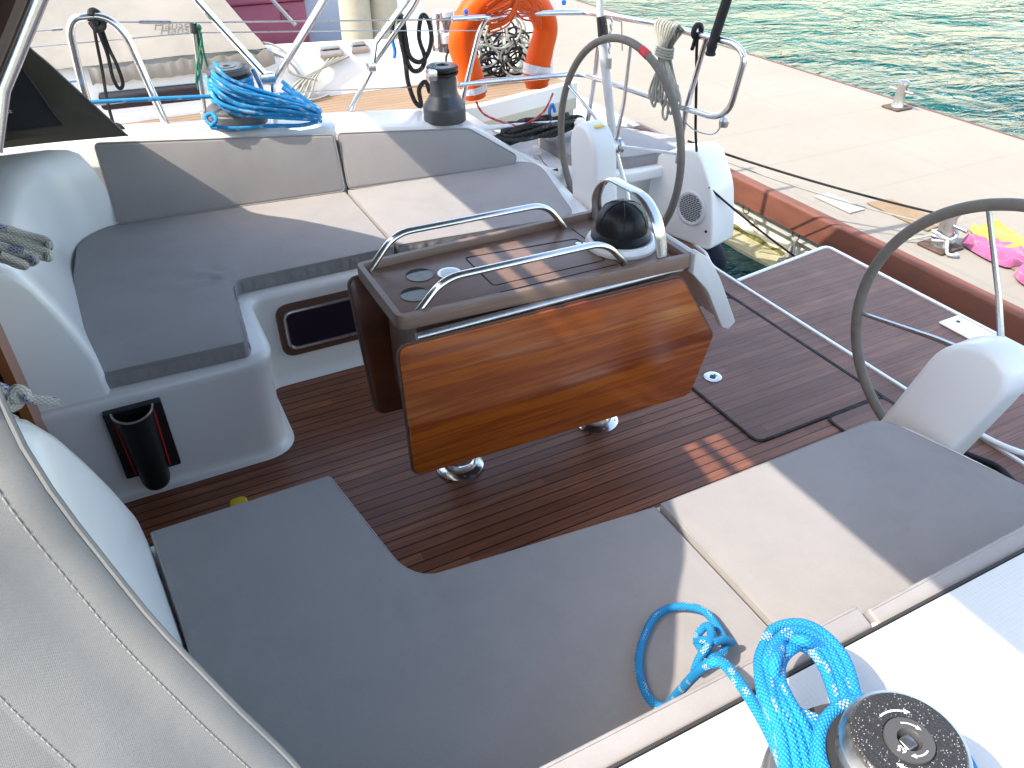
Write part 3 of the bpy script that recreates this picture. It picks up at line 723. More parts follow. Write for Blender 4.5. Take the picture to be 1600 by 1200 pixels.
# backrests: slabs along the coaming
def backrest(name, face, th, nrm, label, group, bev=.012, cr_=.022):
    F = [Vector(p) for p in face]; n = Vector(nrm).normalized()
    t = thing(name, label, 'backrest', tuple(F[0]), group)
    # round the outline in its own plane
    ux = (F[1]-F[0]).normalized(); uy = (F[-1]-F[0]); uy = (uy-ux*uy.dot(ux)).normalized()
    P2 = rpoly([((p-F[0]).dot(ux), (p-F[0]).dot(uy)) for p in F], cr_, 5)
    def mp(p, d): return F[0]+ux*p[0]+uy*p[1]+n*d
    bm = BM(); prism(bm, P2, lambda p: mp(p, 0), lambda p: mp(p, -th), bev, 3)
    part('cover', bm, 'cushion', t, angle=60)
    c = Vector((sum(p.x for p in P2)/len(P2), sum(p.y for p in P2)/len(P2)))
    pipe_on([mp(p+(c-p)*.006, -.0035) for p in P2], .0032, t)
    return t
G2 = 'grey backrests along the cockpit sides'
backrest('backrest', [(-.075, 1.545, .466), (.872, 1.466, .466), (.872, 1.545, .700), (-.075, 1.632, .779)], .055, (.08, -1, .32), 'long grey backrest at the far side, split between deep shade and sun', G2)
backrest('backrest', [(.884, 1.464, .470), (1.70, 1.412, .462), (1.725, 1.440, .500), (1.50, 1.500, .648), (.884, 1.545, .702)], .055, (.06, -1, .32), 'tapering grey backrest at the far side below the rope-free winch', G2)
backrest('backrest', [(.862, -1.315, .468), (.05, -1.315, .468), (.05, -1.395, .792), (.862, -1.395, .785)], .040, (0, 1, .25), 'backrest edge crossing the lower right foreground under the blue rope', G2, .012, .006)
backrest('backrest', [(1.80, -1.305, .47), (.874, -1.315, .468), (.874, -1.395, .785), (1.80, -1.395, .775)], .040, (0, 1, .25), 'backrest edge running to the right border beyond the seam in the foreground', G2, .012, .006)

# ================================================================== COCKPIT TABLE
tab = thing('cockpit_table', 'varnished drop-leaf cockpit table with steel handrails, compass and cup holders', 'table', (1.0, 0, 0))
top = BM(); outl = rpoly([(.54, -.158), (1.46, -.215), (1.46, .215), (.54, .20)], [.03, .02, .02, .03], 6)
zprism(top, outl, .708, .728, .003)
tt = part('tabletop', top, 'table_teak', tab)
# fiddle rail round the edge
bm = BM(); inn = 0
def ring2(poly, z0, z1, w):
    P = poly; m = len(P); c = Vector((1.0, 0.0)); O, I = [], []
    for i in range(m):
        e1 = (P[i]-P[i-1]); e2 = (P[(i+1) % m]-P[i]); e1 = e1 if e1.length > 1e-7 else e2; e2 = e2 if e2.length > 1e-7 else e1
        n1 = Vector((-e1.y, e1.x)).normalized(); n2 = Vector((-e2.y, e2.x)).normalized(); n = (n1+n2).normalized()
        I.append(P[i]+n*w/max(.5, n.dot(n1)))
    secs = []
    for o, i_ in zip(P, I): secs.append([(o.x, o.y, z0), (o.x, o.y, z1-.003), ((o.x*.9+i_.x*.1), (o.y*.9+i_.y*.1), z1), ((o.x*.1+i_.x*.9), (o.y*.1+i_.y*.9), z1), (i_.x, i_.y, z1-.003), (i_.x, i_.y, z0)])
    secs.append(secs[0]); return secs
outl2 = [p+(p-Vector((1.0, 0))).normalized()*.0025 for p in outl]
loft(bm, ring2(outl2, .712, .752, .020)); part('rim', bm, 'table_teak', tab)
# cup holes, lid outlines
def disc(cx, cy, r, z, mat, parent, name, seg=30, h=.002):
    bm = BM(); lathe(bm, [(0, z), (r, z), (r, z+h), (0, z+h)], (cx, cy, 0), seg); return part(name, bm, mat, parent)
for cx, cy in ((.695, .082), (.640, -.020)):
    bm = BM(); tube(bm, [(cx+.041*math.cos(a), cy+.041*math.sin(a), .7285) for a in [2*math.pi*k/32 for k in range(32)]], .0018, 6, True)
    ch = part('cup_holder', bm, 'leaf_edge', tab)
    bm = BM(); lathe(bm, [(.0405, .7295), (.0400, .7290), (.0385, .7286), (0, .7286)], (cx, cy, 0), 32); o = part('well', bm, 'well_grey', tab); o.parent = ch
    bm = BM()
    secs = []
    for k in range(17):
        a = R(15)+R(150)*k/16; wv = .019*math.sin(math.pi*k/16); secs.append([(cx+.0402*math.cos(a), cy+.0402*math.sin(a), .7300), (cx+(.0402)*math.cos(a), cy+(.0402)*math.sin(a)-wv, .7300)])
    loft(bm, secs); o = part('painted_shadow', bm, 'caulk', tab); o.parent = ch  # flat black crescent painted as the shadow inside the cup hole
dsh = disc(.775, .045, .036, .7285, 'steel', tab, 'steel_cap', h=.006)
bm = BM(); lathe(bm, [(0, .7346), (.027, .7346), (.027, .7352), (0, .7352)], (.775, .045, 0), 30); o = part('inset', bm, 'steel_dull', tab); o.parent = dsh
bm = BM(); strip(bm, rpoly([(.86, -.075), (1.235, -.085), (1.235, .085), (.86, .125)], .014), .0035, .7275, .7292, True)
strip(bm, [(1.26, -.16), (1.26, .16)], .003, .7275, .729); strip(bm, [(.86, -.118), (1.25, -.125)], .003, .7275, .729)
part('lid_groove', bm, 'caulk', tab)
bm = BM()
for a in (0, 120, 240): lathe(bm, [(0, .7292), (.010, .7292), (.010, .732), (.006, .733), (0, .733)], (1.225+.013*math.cos(R(a)), .035+.013*math.sin(R(a)), 0), 16)
part('latch', bm, 'steel', tab)
# handrails
for yy, x0, x1, zz in ((.178, .575, 1.245, .835), (-.128, .600, 1.275, .825)):
    bm = BM(); tube(bm, fil([(x0, yy, .729), (x0+.085, yy, zz-.006), (x1-.075, yy, zz-.012), (x1, yy, .729)], .055, 7), .0125, 12, flat=.8); part('handrail', bm, 'steel', tab)
# steel arch over the compass
bm = BM(); pts = fil([(1.375, .185, .728), (1.36, .180, .83), (1.355, .11, .905), (1.355, -.09, .912), (1.36, -.165, .85), (1.375, -.185, .728)], .07, 7)
secs = []
for i, p in enumerate(pts):
    t_ = (pts[min(i+1, len(pts)-1)]-pts[max(i-1, 0)]).normalized(); n_ = Vector((1, 0, 0)); b_ = t_.cross(n_).normalized(); W, H_ = .019, .006
    secs.append([p+n_*W-b_*H_*.4, p+n_*W*.7-b_*H_, p-n_*W*.7-b_*H_, p-n_*W-b_*H_*.4, p-n_*W+b_*H_*.4, p-n_*W*.7+b_*H_, p+n_*W*.7+b_*H_, p+n_*W+b_*H_*.4])
loft(bm, secs, True, True); part('grab_arch', bm, 'steel', tab)
cmp_ = thing('compass', 'steering compass under a black leather dome cover on a white collar', 'compass', (1.325, 0, .73))
bm = BM(); lathe(bm, [(.112, .7285), (.114, .740), (.108, .752), (.098, .756), (.090, .753), (0, .753)], (1.338, -.015, 0), 40); part('collar', bm, 'white_plastic', cmp_)
bm = BM(); lathe(bm, [(.094, .754), (.095, .764), (.086, .772), (.081, .778), (.082, .80), (.077, .822), (.062, .846), (.038, .862), (.012, .868), (0, .8685)], (1.338, -.01, 0), 40); cv = part('cover', bm, 'black_leather', cmp_)
bm = BM()
for a0 in (0, 60, 120):
    tube(bm, [(1.338+(r_)*math.cos(R(a0)), -.01+r_*math.sin(R(a0)), z_) for r_, z_ in ((-.0825, .80), (-.077, .823), (-.062, .847), (-.038, .863), (0, .8695), (.038, .863), (.062, .847), (.077, .823), (.0825, .80))], .0014, 5)
o = part('seam', bm, 'black_leather', cmp_)
# white instrument housing sloping off the aft end
bm = BM(); pf = [(1.463, .755), (1.475, .762), (1.515, .735), (1.575, .655), (1.680, .462), (1.655, .440), (1.625, .455), (1.535, .615), (1.465, .690)]
yprism(bm, rpoly(pf, [0, .01, .02, .02, .006, .004, .004, .02, 0], 3), -.225, -.195, .003)
yprism(bm, rpoly(pf, [0, .01, .02, .02, .006, .004, .004, .02, 0], 3), .195, .225, .003)
yprism(bm, rpoly([(1.463, .752), (1.475, .757), (1.512, .731), (1.572, .651), (1.672, .466), (1.655, .452), (1.555, .640), (1.50, .712), (1.463, .735)], [0, .01, .02, .02, .004, .004, .02, .01, 0], 3), -.196, .196)
part('instrument_housing', bm, 'grey_white', tab)
bm = BM(); prism(bm, [(-.15, .02), (.15, .02), (.15, .15), (-.15, .15)], lambda p: Vector((1.584+p[1]*.474, p[0], .652-p[1]*.88)), lambda p: Vector((1.588+p[1]*.474, p[0], .655-p[1]*.88)), .001, 1)
part('display', bm, 'screen_dark', tab)
# carcass, hinge tube, leaves
bm = BM(); box(bm, (.60, -.125, .33), (1.46, .125, .700), .006); part('carcass', bm, 'table_teak', tab)
for sy, y_ in ((-1, -.192), (1, .192)):
    bm = BM(); tube(bm, [(.575, y_, .700), (1.445, y_-.004*sy, .698)], .0125, 12); part('hinge_tube', bm, 'steel_dull', tab)
def leaf(s):
    P = rpoly([(.512, .700), (1.425, .688), (1.592, .432), (1.530, .212), (.522, .255)], [.03, .03, .012, .035, .035], 6)
    def f(p, d):
        k = (.700-p[1])/.45
        y = (-(.205+.004*k)) if s < 0 else (.200-.10*k)
        return Vector((p[0], y+d, p[1]))
    bm = BM(); prism(bm, P, lambda p: f(p, 0), lambda p: f(p, -.018 if s < 0 else .018), .0025, 2)
    lf = part('leaf', bm, 'leaf_veneer' if s < 0 else 'leaf_shaded', tab)
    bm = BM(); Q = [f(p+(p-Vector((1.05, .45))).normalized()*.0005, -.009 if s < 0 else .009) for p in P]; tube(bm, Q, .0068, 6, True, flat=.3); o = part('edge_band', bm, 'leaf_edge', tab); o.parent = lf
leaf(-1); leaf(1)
for x_ in (.765, 1.32):
    bm = BM(); lathe(bm, [(.050, .012), (.050, .10), (.046, .11), (.046, .335)], (x_, 0.02, 0), 28); lg = part('leg', bm, 'steel', tab)
    bm = BM(); lathe(bm, [(.082, .002), (.082, .008), (.074, .014), (.058, .020), (.054, .040), (.050, .044)], (x_, 0.02, 0), 36); fl = part('flange', bm, 'steel', tab); fl.parent = lg
    bm = BM()
    for k in range(6): lathe(bm, [(0, .013), (.005, .013), (.005, .0165), (0, .0175)], (x_+.068*math.cos(R(60*k+20)), .02+.068*math.sin(R(60*k+20)), 0), 10)
    o = part('screw', bm, 'steel_dull', tab); o.parent = lg

# ================================================================== HELMS
def helm(cx, cy, cz, az, tiltz, lean, ph, px, label, pylab, red=None, nsp=5):
    s = 1 if cy > 0 else -1
    t = thing('helm', label, 'steering wheel', (px, cy-s*.08, 0), 'twin helms')
    # pedestal: tall rounded slab leaning outboard
    bm = BM(); P = []
    for k in range(21):
        a = math.pi*k/20; P.append(Vector((.110*math.cos(a), cz+.004+.118*math.sin(a)*1.0)))
    P += [Vector((-.113, .0)), Vector((.113, .0))]
    def f(p, x): return Vector((x, cy+p[0]+s*lean*(p[1]-cz), p[1]))
    prism(bm, P, lambda p: f(p, px-.065), lambda p: f(p, px+.055), .022, 4)
    part('pedestal', bm, 'white_plastic', t)
    n = Vector((math.cos(tiltz)*math.cos(az), math.cos(tiltz)*math.sin(az), math.sin(tiltz)))
    e1 = Vector((0, 0, 1)); e1 = (e1-n*e1.dot(n)).normalized(); e2 = n.cross(e1)
    c = Vector((cx, cy, cz)); RR = .45
    bm = BM(); ring = [c+(e1*math.cos(2*math.pi*k/96)+e2*math.sin(2*math.pi*k/96))*RR for k in range(96)]
    tube(bm, ring, .0165, 12, True); wh = part('wheel', bm, 'leather_grey', t)
    RM = Matrix((e1, e2, n)).transposed()
    bm = BM(); lathe(bm, [(.018, -.12), (.018, -.03), (.036, -.028), (.038, -.012), (.030, -.010), (.030, .008), (.038, .010), (.036, .026), (.020, .030), (0, .032)], c, 28, rot=RM); o = part('hub', bm, 'steel', t); o.parent = wh; o.matrix_parent_inverse = Matrix.Identity(4)
    wh_inv = Matrix.Identity(4)
    for k in range(nsp):
        a = R(ph+k*360/nsp); d = e1*math.cos(a)+e2*math.sin(a); bm = BM(); tube(bm, [c+d*.030, c+d*.20+n*.012, c+d*(RR-.01)], .0085, 8, rfun=lambda q: 1.15-.35*q)
        o = part('spoke', bm, 'steel', t); o.parent = wh; o.matrix_parent_inverse = Matrix.Identity(4)
    if red is not None:
        bm = BM(); tube(bm, [c+(e1*math.cos(R(red+q))+e2*math.sin(R(red+q)))*RR for q in (-3, -1.5, 0, 1.5, 3)], .0185, 12); o = part('red_mark', bm, 'red_tape', t); o.parent = wh; o.matrix_parent_inverse = Matrix.Identity(4)
    return t
h1 = helm(2.011, 1.025, .625, .044, -.017, .17, 5.7, 1.90, 'far steering wheel with grey leather rim and red mark on its rounded white pedestal', '', red=18.4)
h2 = helm(2.021, -.901, .589, .138, .043, .28, -23.6, 1.91, 'near steering wheel at the right border with its pale rounded pedestal', '')
bm = BM(); box(bm, (1.875, .985, .7385), (1.92, 1.035, .7415)); o = part('sticker', bm, 'yellow_plastic', h1)

# ================================================================== WINCHES
def winch_parts(t, c, s, hb, top, matd='winch_grey', matb='winch_base', tail=True, rb=.125, rd=.083, rh=.088):
    c = Vector(c)
    bm = BM(); lathe(bm, [(rb, .002), (rb, hb*.60), (rb*.985, hb*.66), (rb*.97, hb*.68), (rb*.95, hb*.82), (rb*.80, hb*.97), (rb*.68, hb)], c, 48); part('base', bm, matb, t)
    bm = BM(); lathe(bm, [(rd*1.08, hb*.98), (rd*1.02, hb+.012), (rd*.92, hb+.03), (rd*.90, top-.06), (rd*.98, top-.052), (rd*1.04, top-.048)], c, 40); part('drum', bm, matd, t)
    bm = BM(); lathe(bm, [(rh*.93, top-.047), (rh*1.0, top-.040), (rh*1.02, top-.032), (rh*.80, top-.028), (rh*.80, top-.022), (rh*1.02, top-.018), (rh*1.0, top-.008), (rh*.95, top-.001), (rh*.90, top)], c, 48, caps=False); part('self_tailer', bm, 'steel_dull' if matd == 'wet' else matd, t)
    bm = BM(); lathe(bm, [(rh*.90, top), (rh*.86, top+.003), (rh*.42, top+.003), (rh*.40, top+.001)], c, 48, caps=False); part('top_plate', bm, 'black_plastic' if matd != 'wet' else 'wet_black', t)
    bm = BM(); lathe(bm, [(rh*.40, top+.001), (rh*.39, top+.005), (rh*.20, top+.005), (rh*.18, top-.002), (rh*.15, top-.010), (0, top-.012)], c, 32, caps=False); part('handle_socket', bm, 'socket_grey', t)
b = NB('wet_black'); v = b.co(); vo = b.n('ShaderNodeTexVoronoi', feature='F1'); vo.inputs['Scale'].default_value = 330; b.l(v, vo.inputs['Vector'])
n_ = b.noise(v, 40, 3); dots = b.math('MULTIPLY', b.math('LESS_THAN', vo.outputs['Distance'], .22), b.math('GREATER_THAN', n_, .47))
b.set(col=b.mix(dots, (.030, .029, .030), (.30, .30, .31)), rough=b.ramp(b.noise(v, 90, 3), [(.35, .12), (.7, .35)])); b.bump(vo.outputs['Distance'], .4, .002)
simple('wet', (.05, .05, .055), .2, .3)
GW = 'sheet winches on the coamings'
w1 = thing('winch', 'far winch wrapped in a thick blue rope coil on the white coaming', 'winch', (.505, 1.725, .755), GW)
winch_parts(w1, (.505, 1.725, .752), 1, .085, .232)
w2 = thing('winch', 'bare dark winch with a waisted drum near the orange lifebuoy', 'winch', (1.425, 1.60, .67), GW)
bm = BM(); lathe(bm, [(.100, .002), (.100, .06), (.098, .068), (.094, .075), (.075, .105), (.066, .120)], (1.425, 1.60, .67), 44); part('base', bm, 'winch_grey', w2)
bm = BM(); lathe(bm, [(.066, .120), (.062, .135), (.062, .200), (.068, .208)], (1.425, 1.60, .67), 40); part('drum', bm, 'winch_grey', w2)
bm = BM(); lathe(bm, [(.068, .208), (.073, .212), (.073, .220), (.058, .224), (.058, .230), (.074, .234), (.074, .242), (.066, .248), (.03, .249), (.026, .242), (0, .242)], (1.425, 1.60, .67), 44); part('self_tailer', bm, 'black_plastic', w2)
bm = BM(); box(bm, (1.335, 1.545, .865), (1.375, 1.585, .915), .008); part('line_guide', bm, 'steel', w2)
w3 = thing('winch', 'wet black-topped winch at the bottom right corner beside the blue rope', 'winch', (.600, -1.645, .79), GW)
winch_parts(w3, (.595, -1.648, .790), -1, .095, .200, 'wet', 'winch_base', rb=.130, rd=.080, rh=.0665)
bm = BM(); lathe(bm, [(.150, .0), (.150, .008), (.146, .012), (.130, .013)], (.595, -1.648, .790), 48); part('mounting_ring', bm, 'white_plastic', w3)
# arrows and size mark on the winch top
bm = BM(); zprism(bm, rpoly([(.587, -1.656), (.603, -1.656), (.603, -1.640), (.587, -1.640)], .003, 2), .975, .9905, .002); part('drive_square', bm, 'steel_dull', w3)
cc = Vector((.595, -1.648, .9935))
bm = BM()
def arc_arrow(bm, r, a0, a1, wd):
    secs = []
    for k in range(13):
        a = R(lerp(a0, a1, k/12)); q = Vector((math.cos(a), math.sin(a), 0)); secs.append([cc+q*(r-wd/2), cc+q*(r+wd/2)])
    loft(bm, secs); a = R(a1); q = Vector((math.cos(a), math.sin(a), 0)); tg = Vector((-math.sin(a), math.cos(a), 0))*(1 if a1 > a0 else -1)
    vs = [bm.verts.new(p) for p in (cc+q*(r-wd*1.6), cc+q*(r+wd*1.6), cc+q*r+tg*wd*3.2)]; bm.faces.new(vs)
arc_arrow(bm, .035, 100, 50, .0022); arc_arrow(bm, .035, -100, -150, .0022)
cc = Vector((.595, -1.648, .9955))
arc_arrow(bm, .019, 70, 20, .0018); arc_arrow(bm, .019, -70, -120, .0018)
part('arrow_marks', bm, 'text_white', w3, recalc=False)
def text(name, body, size, mat, M4, parent, ext=.0004, shear=0):
    cu = bpy.data.curves.new(name, 'FONT'); cu.body = body; cu.size = size; cu.extrude = ext; cu.align_x = 'CENTER'; cu.align_y = 'CENTER'; cu.shear = shear
    ob = bpy.data.objects.new(name+'_tmp', cu); COL.objects.link(ob); dg = bpy.context.evaluated_depsgraph_get()
    me = bpy.data.meshes.new_from_object(ob.evaluated_get(dg)); COL.objects.unlink(ob); bpy.data.objects.remove(ob)
    me.name = name; me.transform(M4); me.materials.clear(); me.materials.append(M[mat])
    o = bpy.data.objects.new(name, me); COL.objects.link(o); o.parent = parent
    if parent is not None and parent.type == 'EMPTY': o.matrix_parent_inverse = Matrix.Translation(-Vector(parent.location))
    return o
text('size_number', '65', .010, 'text_white', Matrix.Translation((.578, -1.652, .9957)) @ Matrix.Rotation(R(115), 4, 'Z'), w3)

# ================================================================== ROPES
C = {}
exec('''
TAIL=[(0.819,-1.181,0.490),(0.824,-1.126,0.485),(0.787,-1.089,0.480),(0.732,-1.087,0.480),(0.674,-1.123,0.480),(0.633,-1.167,0.480),(0.613,-1.211,0.480),(0.609,-1.247,0.485),(0.618,-1.271,0.500),(0.609,-1.304,0.600),(0.583,-1.355,0.740),(0.576,-1.380,0.800),(0.586,-1.394,0.810),(0.575,-1.430,0.830),(0.559,-1.475,0.850),(0.536,-1.532,0.870),(0.516,-1.574,0.880),(0.504,-1.602,0.880)]
KNOTA=[(0.819,-1.181,0.490),(0.803,-1.214,0.500),(0.775,-1.235,0.510),(0.746,-1.231,0.520),(0.748,-1.199,0.510),(0.767,-1.174,0.500),(0.785,-1.176,0.520),(0.773,-1.202,0.530),(0.743,-1.224,0.540),(0.726,-1.227,0.520),(0.716,-1.231,0.490)]
KNOTB=[(0.751,-1.190,0.505),(0.751,-1.204,0.530),(0.763,-1.219,0.535),(0.794,-1.218,0.520),(0.815,-1.219,0.500)]
HK=[[ (0.477,-1.618,0.905),(0.498,-1.584,0.912),(0.520,-1.546,0.918),(0.532,-1.517,0.922),(0.557,-1.480,0.915),(0.591,-1.446,0.905),(0.631,-1.428,0.900),(0.669,-1.436,0.900),(0.687,-1.465,0.900),(0.679,-1.505,0.900),(0.656,-1.545,0.900),(0.628,-1.586,0.895),(0.578,-1.637,0.890) ],
[ (0.490,-1.625,0.905),(0.510,-1.590,0.912),(0.530,-1.551,0.918),(0.539,-1.523,0.922),(0.561,-1.487,0.915),(0.585,-1.461,0.917),(0.621,-1.445,0.912),(0.654,-1.450,0.910),(0.676,-1.471,0.900),(0.667,-1.508,0.900),(0.645,-1.546,0.900),(0.620,-1.582,0.895),(0.570,-1.633,0.890) ],
[ (0.502,-1.631,0.905),(0.521,-1.596,0.912),(0.541,-1.557,0.918),(0.547,-1.529,0.922),(0.565,-1.494,0.915),(0.579,-1.475,0.929),(0.628,-1.450,0.900),(0.641,-1.464,0.920),(0.665,-1.477,0.900),(0.656,-1.512,0.900),(0.634,-1.546,0.900),(0.612,-1.578,0.895),(0.562,-1.629,0.890) ],
[ (0.514,-1.637,0.905),(0.532,-1.601,0.912),(0.551,-1.562,0.918),(0.555,-1.535,0.922),(0.569,-1.501,0.915),(0.597,-1.473,0.905),(0.617,-1.466,0.912),(0.648,-1.464,0.900),(0.655,-1.483,0.900),(0.644,-1.515,0.900),(0.624,-1.547,0.900),(0.605,-1.574,0.895),(0.554,-1.625,0.890) ],
[ (0.526,-1.643,0.905),(0.543,-1.607,0.912),(0.561,-1.567,0.918),(0.563,-1.541,0.922),(0.573,-1.508,0.915),(0.591,-1.486,0.917),(0.624,-1.470,0.900),(0.635,-1.477,0.910),(0.645,-1.489,0.900),(0.633,-1.519,0.900),(0.613,-1.548,0.900),(0.597,-1.570,0.895),(0.546,-1.621,0.890) ],
[ (0.538,-1.650,0.905),(0.555,-1.613,0.912),(0.571,-1.572,0.918),(0.571,-1.547,0.922),(0.577,-1.516,0.915),(0.585,-1.500,0.929),(0.614,-1.486,0.912),(0.621,-1.490,0.920),(0.634,-1.495,0.900),(0.621,-1.522,0.900),(0.603,-1.548,0.900),(0.589,-1.566,0.895),(0.538,-1.617,0.890) ],
[ (0.550,-1.656,0.905),(0.566,-1.619,0.912),(0.582,-1.578,0.918),(0.579,-1.553,0.922),(0.581,-1.523,0.915),(0.603,-1.498,0.905),(0.620,-1.490,0.900),(0.629,-1.491,0.900),(0.624,-1.500,0.900),(0.610,-1.526,0.900),(0.593,-1.549,0.900),(0.581,-1.562,0.895),(0.530,-1.613,0.890) ],]
PLEAD=[(0.588,1.660,0.866),(0.409,1.660,0.891),(0.189,1.680,0.904),(-0.044,1.700,0.916),(-0.354,1.750,0.924)]
PC=[[(0.439,1.660,0.996),(0.453,1.600,0.966),(0.515,1.570,0.927),(0.610,1.560,0.887),(0.724,1.570,0.836),(0.814,1.600,0.789),(0.833,1.640,0.740),(0.797,1.680,0.757),(0.703,1.720,0.815)],
[(0.436,1.660,0.979),(0.449,1.600,0.949),(0.512,1.570,0.910),(0.607,1.560,0.875),(0.723,1.570,0.828),(0.814,1.600,0.784),(0.833,1.640,0.743)],
[(0.432,1.660,0.962),(0.445,1.600,0.931),(0.508,1.570,0.893),(0.605,1.560,0.862),(0.722,1.570,0.820),(0.813,1.600,0.779),(0.833,1.640,0.746),(0.800,1.680,0.773),(0.706,1.720,0.836)],
[(0.428,1.660,0.945),(0.442,1.600,0.914),(0.505,1.570,0.875),(0.603,1.560,0.849),(0.720,1.570,0.812),(0.812,1.600,0.773),(0.834,1.640,0.748)],
[(0.424,1.660,0.927),(0.438,1.600,0.897),(0.501,1.570,0.857),(0.600,1.560,0.836),(0.719,1.570,0.805),(0.811,1.600,0.768),(0.834,1.640,0.751),(0.802,1.680,0.790),(0.710,1.720,0.858)],
[(0.421,1.660,0.910),(0.434,1.600,0.879),(0.498,1.570,0.840),(0.598,1.560,0.824),(0.718,1.570,0.797),(0.810,1.600,0.762),(0.835,1.640,0.754)],
[(0.417,1.660,0.892),(0.430,1.600,0.862),(0.494,1.570,0.822),(0.596,1.560,0.811),(0.717,1.570,0.789),(0.810,1.600,0.757),(0.835,1.640,0.757),(0.805,1.680,0.806),(0.714,1.720,0.879)]]
PT1=[(0.606,1.720,0.965),(0.619,1.700,0.911),(0.634,1.660,0.852),(0.699,1.680,0.847),(0.766,1.680,0.830),(0.798,1.660,0.795),(0.811,1.620,0.771)]
PBOT=[(0.362,1.600,0.816),(0.387,1.585,0.793),(0.472,1.570,0.775),(0.605,1.580,0.764),(0.740,1.580,0.747),(0.820,1.600,0.747)]
PKNOT=[(0.390,1.600,0.791),(0.368,1.600,0.810),(0.366,1.610,0.829),(0.392,1.600,0.838),(0.398,1.570,0.819),(0.374,1.580,0.794),(0.396,1.570,0.788)]
BLK=[(1.307,1.900,0.993),(1.306,1.900,1.044),(1.318,1.880,1.085),(1.335,1.870,1.074),(1.331,1.870,0.991),(1.349,1.870,0.903),(1.380,1.870,0.841),(1.424,1.870,0.843),(1.447,1.870,0.893),(1.424,1.870,0.982),(1.437,1.870,1.065),(1.457,1.870,1.080),(1.478,1.870,1.048),(1.486,1.870,0.976),(1.458,1.860,0.909),(1.413,1.860,0.878),(1.366,1.860,0.910),(1.353,1.860,0.991),(1.351,1.870,1.072),(1.340,1.890,1.081),(1.341,1.880,0.988),(1.343,1.860,0.877),(1.349,1.860,0.788),(1.368,1.840,0.705),(1.392,1.820,0.685),(1.395,1.840,0.757),(1.431,1.840,0.789),(1.447,1.830,0.737)]
STRAP=[(0.056,1.840,1.192),(0.046,1.830,1.120),(0.035,1.830,1.000),(0.020,1.800,0.883),(0.018,1.780,0.790)]
STRAP2=[(0.065,1.840,1.198),(0.064,1.830,1.141),(0.071,1.830,1.057),(0.066,1.820,0.974),(0.077,1.820,0.927),(0.097,1.820,0.945),(0.093,1.820,1.020),(0.082,1.830,1.080),(0.077,1.840,1.162),(0.081,1.840,1.199)]
GREEN=[[(0.434,1.850,1.117),(0.430,1.850,1.054),(0.425,1.840,0.993),(0.390,1.840,0.919),(0.384,1.840,0.880)],[(0.444,1.850,1.116),(0.434,1.840,1.056),(0.402,1.840,0.983),(0.380,1.840,0.907)],[(0.446,1.850,1.103),(0.440,1.850,1.028),(0.443,1.840,0.952),(0.439,1.840,0.873)]]
WL=[[(-0.361,0.200,1.062),(-0.291,0.200,1.036),(-0.247,0.200,1.008),(-0.211,0.190,0.991),(-0.205,0.180,0.980),(-0.217,0.190,0.972),(-0.263,0.200,1.002),(-0.368,0.200,1.041)],
[(-0.370,0.200,1.037),(-0.300,0.200,1.012),(-0.253,0.180,0.989),(-0.216,0.170,0.970),(-0.213,0.160,0.958),(-0.225,0.170,0.957),(-0.269,0.170,0.983),(-0.377,0.200,1.017)],
[(-0.377,0.190,1.015),(-0.306,0.180,0.994),(-0.271,0.170,0.977),(-0.245,0.160,0.966),(-0.245,0.160,0.956),(-0.260,0.170,0.951),(-0.299,0.170,0.973),(-0.383,0.200,0.999)],
[(-0.384,0.180,0.995),(-0.312,0.170,0.973),(-0.284,0.160,0.956),(-0.270,0.160,0.948),(-0.269,0.150,0.959),(-0.306,0.150,0.990)]]
WK=[[(-0.243,-0.300,0.841),(-0.266,-0.300,0.852),(-0.290,-0.300,0.866),(-0.292,-0.300,0.883),(-0.304,-0.300,0.893),(-0.316,-0.300,0.882),(-0.310,-0.290,0.857),(-0.322,-0.300,0.855),(-0.342,-0.310,0.862),(-0.391,-0.320,0.879),(-.6,-.35,.95)],[(-.6,-.3,1.0),(-0.374,-0.300,0.929),(-0.328,-0.300,0.905),(-0.323,-0.290,0.881),(-0.334,-0.300,0.872),(-0.370,-0.300,0.878)],[(-.6,-.33,.95),(-0.394,-0.300,0.874),(-0.348,-0.300,0.845),(-0.328,-0.300,0.821)]]
''', C)
# blue sheet on the near winch: hank, turns and knotted tail are one rope
bm = BM(); rr = .0082
JR = random.Random(8)
def jit(P, j, dz=0): return [(x+JR.uniform(-j, j), y+JR.uniform(-j, j), z+JR.uniform(-j, j)*.8+dz) for x, y, z in P]
for k in (0, 1, 2, 3): tube(bm, cr(jit(C['HK'][k], .0025), 7), rr, 10)
for k in (0, 1, 2): tube(bm, cr(jit([(x+.002, y-.001, z-.016) for x, y, z in C['HK'][k]], .003), 6), rr, 9)
for k in (3, 4, 5, 6):
    P = C['HK'][k]; Q = C['HK'][k-3]; tube(bm, cr(jit([(x, y, z-.004) for x, y, z in P[:3]]+[(x, y, z-.006) for x, y, z in Q[3:5]]+[(Q[5][0], Q[5][1], Q[5][2]-.02)], .002), 6), rr, 9)
tube(bm, cr(C['TAIL'], 7), rr, 9); tube(bm, cr(C['KNOTA'], 6), rr, 9); tube(bm, cr(C['KNOTB'], 6), rr, 9)
for k in range(5):
    tube(bm, [(.595+.082*math.cos(a), -1.648+.082*math.sin(a), .888+.0125*k+.004*a/6.28) for a in [2*math.pi*i/36 for i in range(37)]], rr, 8)
one('rope', bm, 'rope_blue', 'blue rope hank with a knotted loop, coiled over the near winch', 'rope', 'blue sheets', angle=70)
bm = BM(); rr = .0085
for P in C['PC']: tube(bm, cr(jit(P, .012), 7), rr, 8)
for P in C['PC']: tube(bm, cr(jit([(x+.01, y+.03, z+.008) for x, y, z in P], .012), 7), rr, 8)
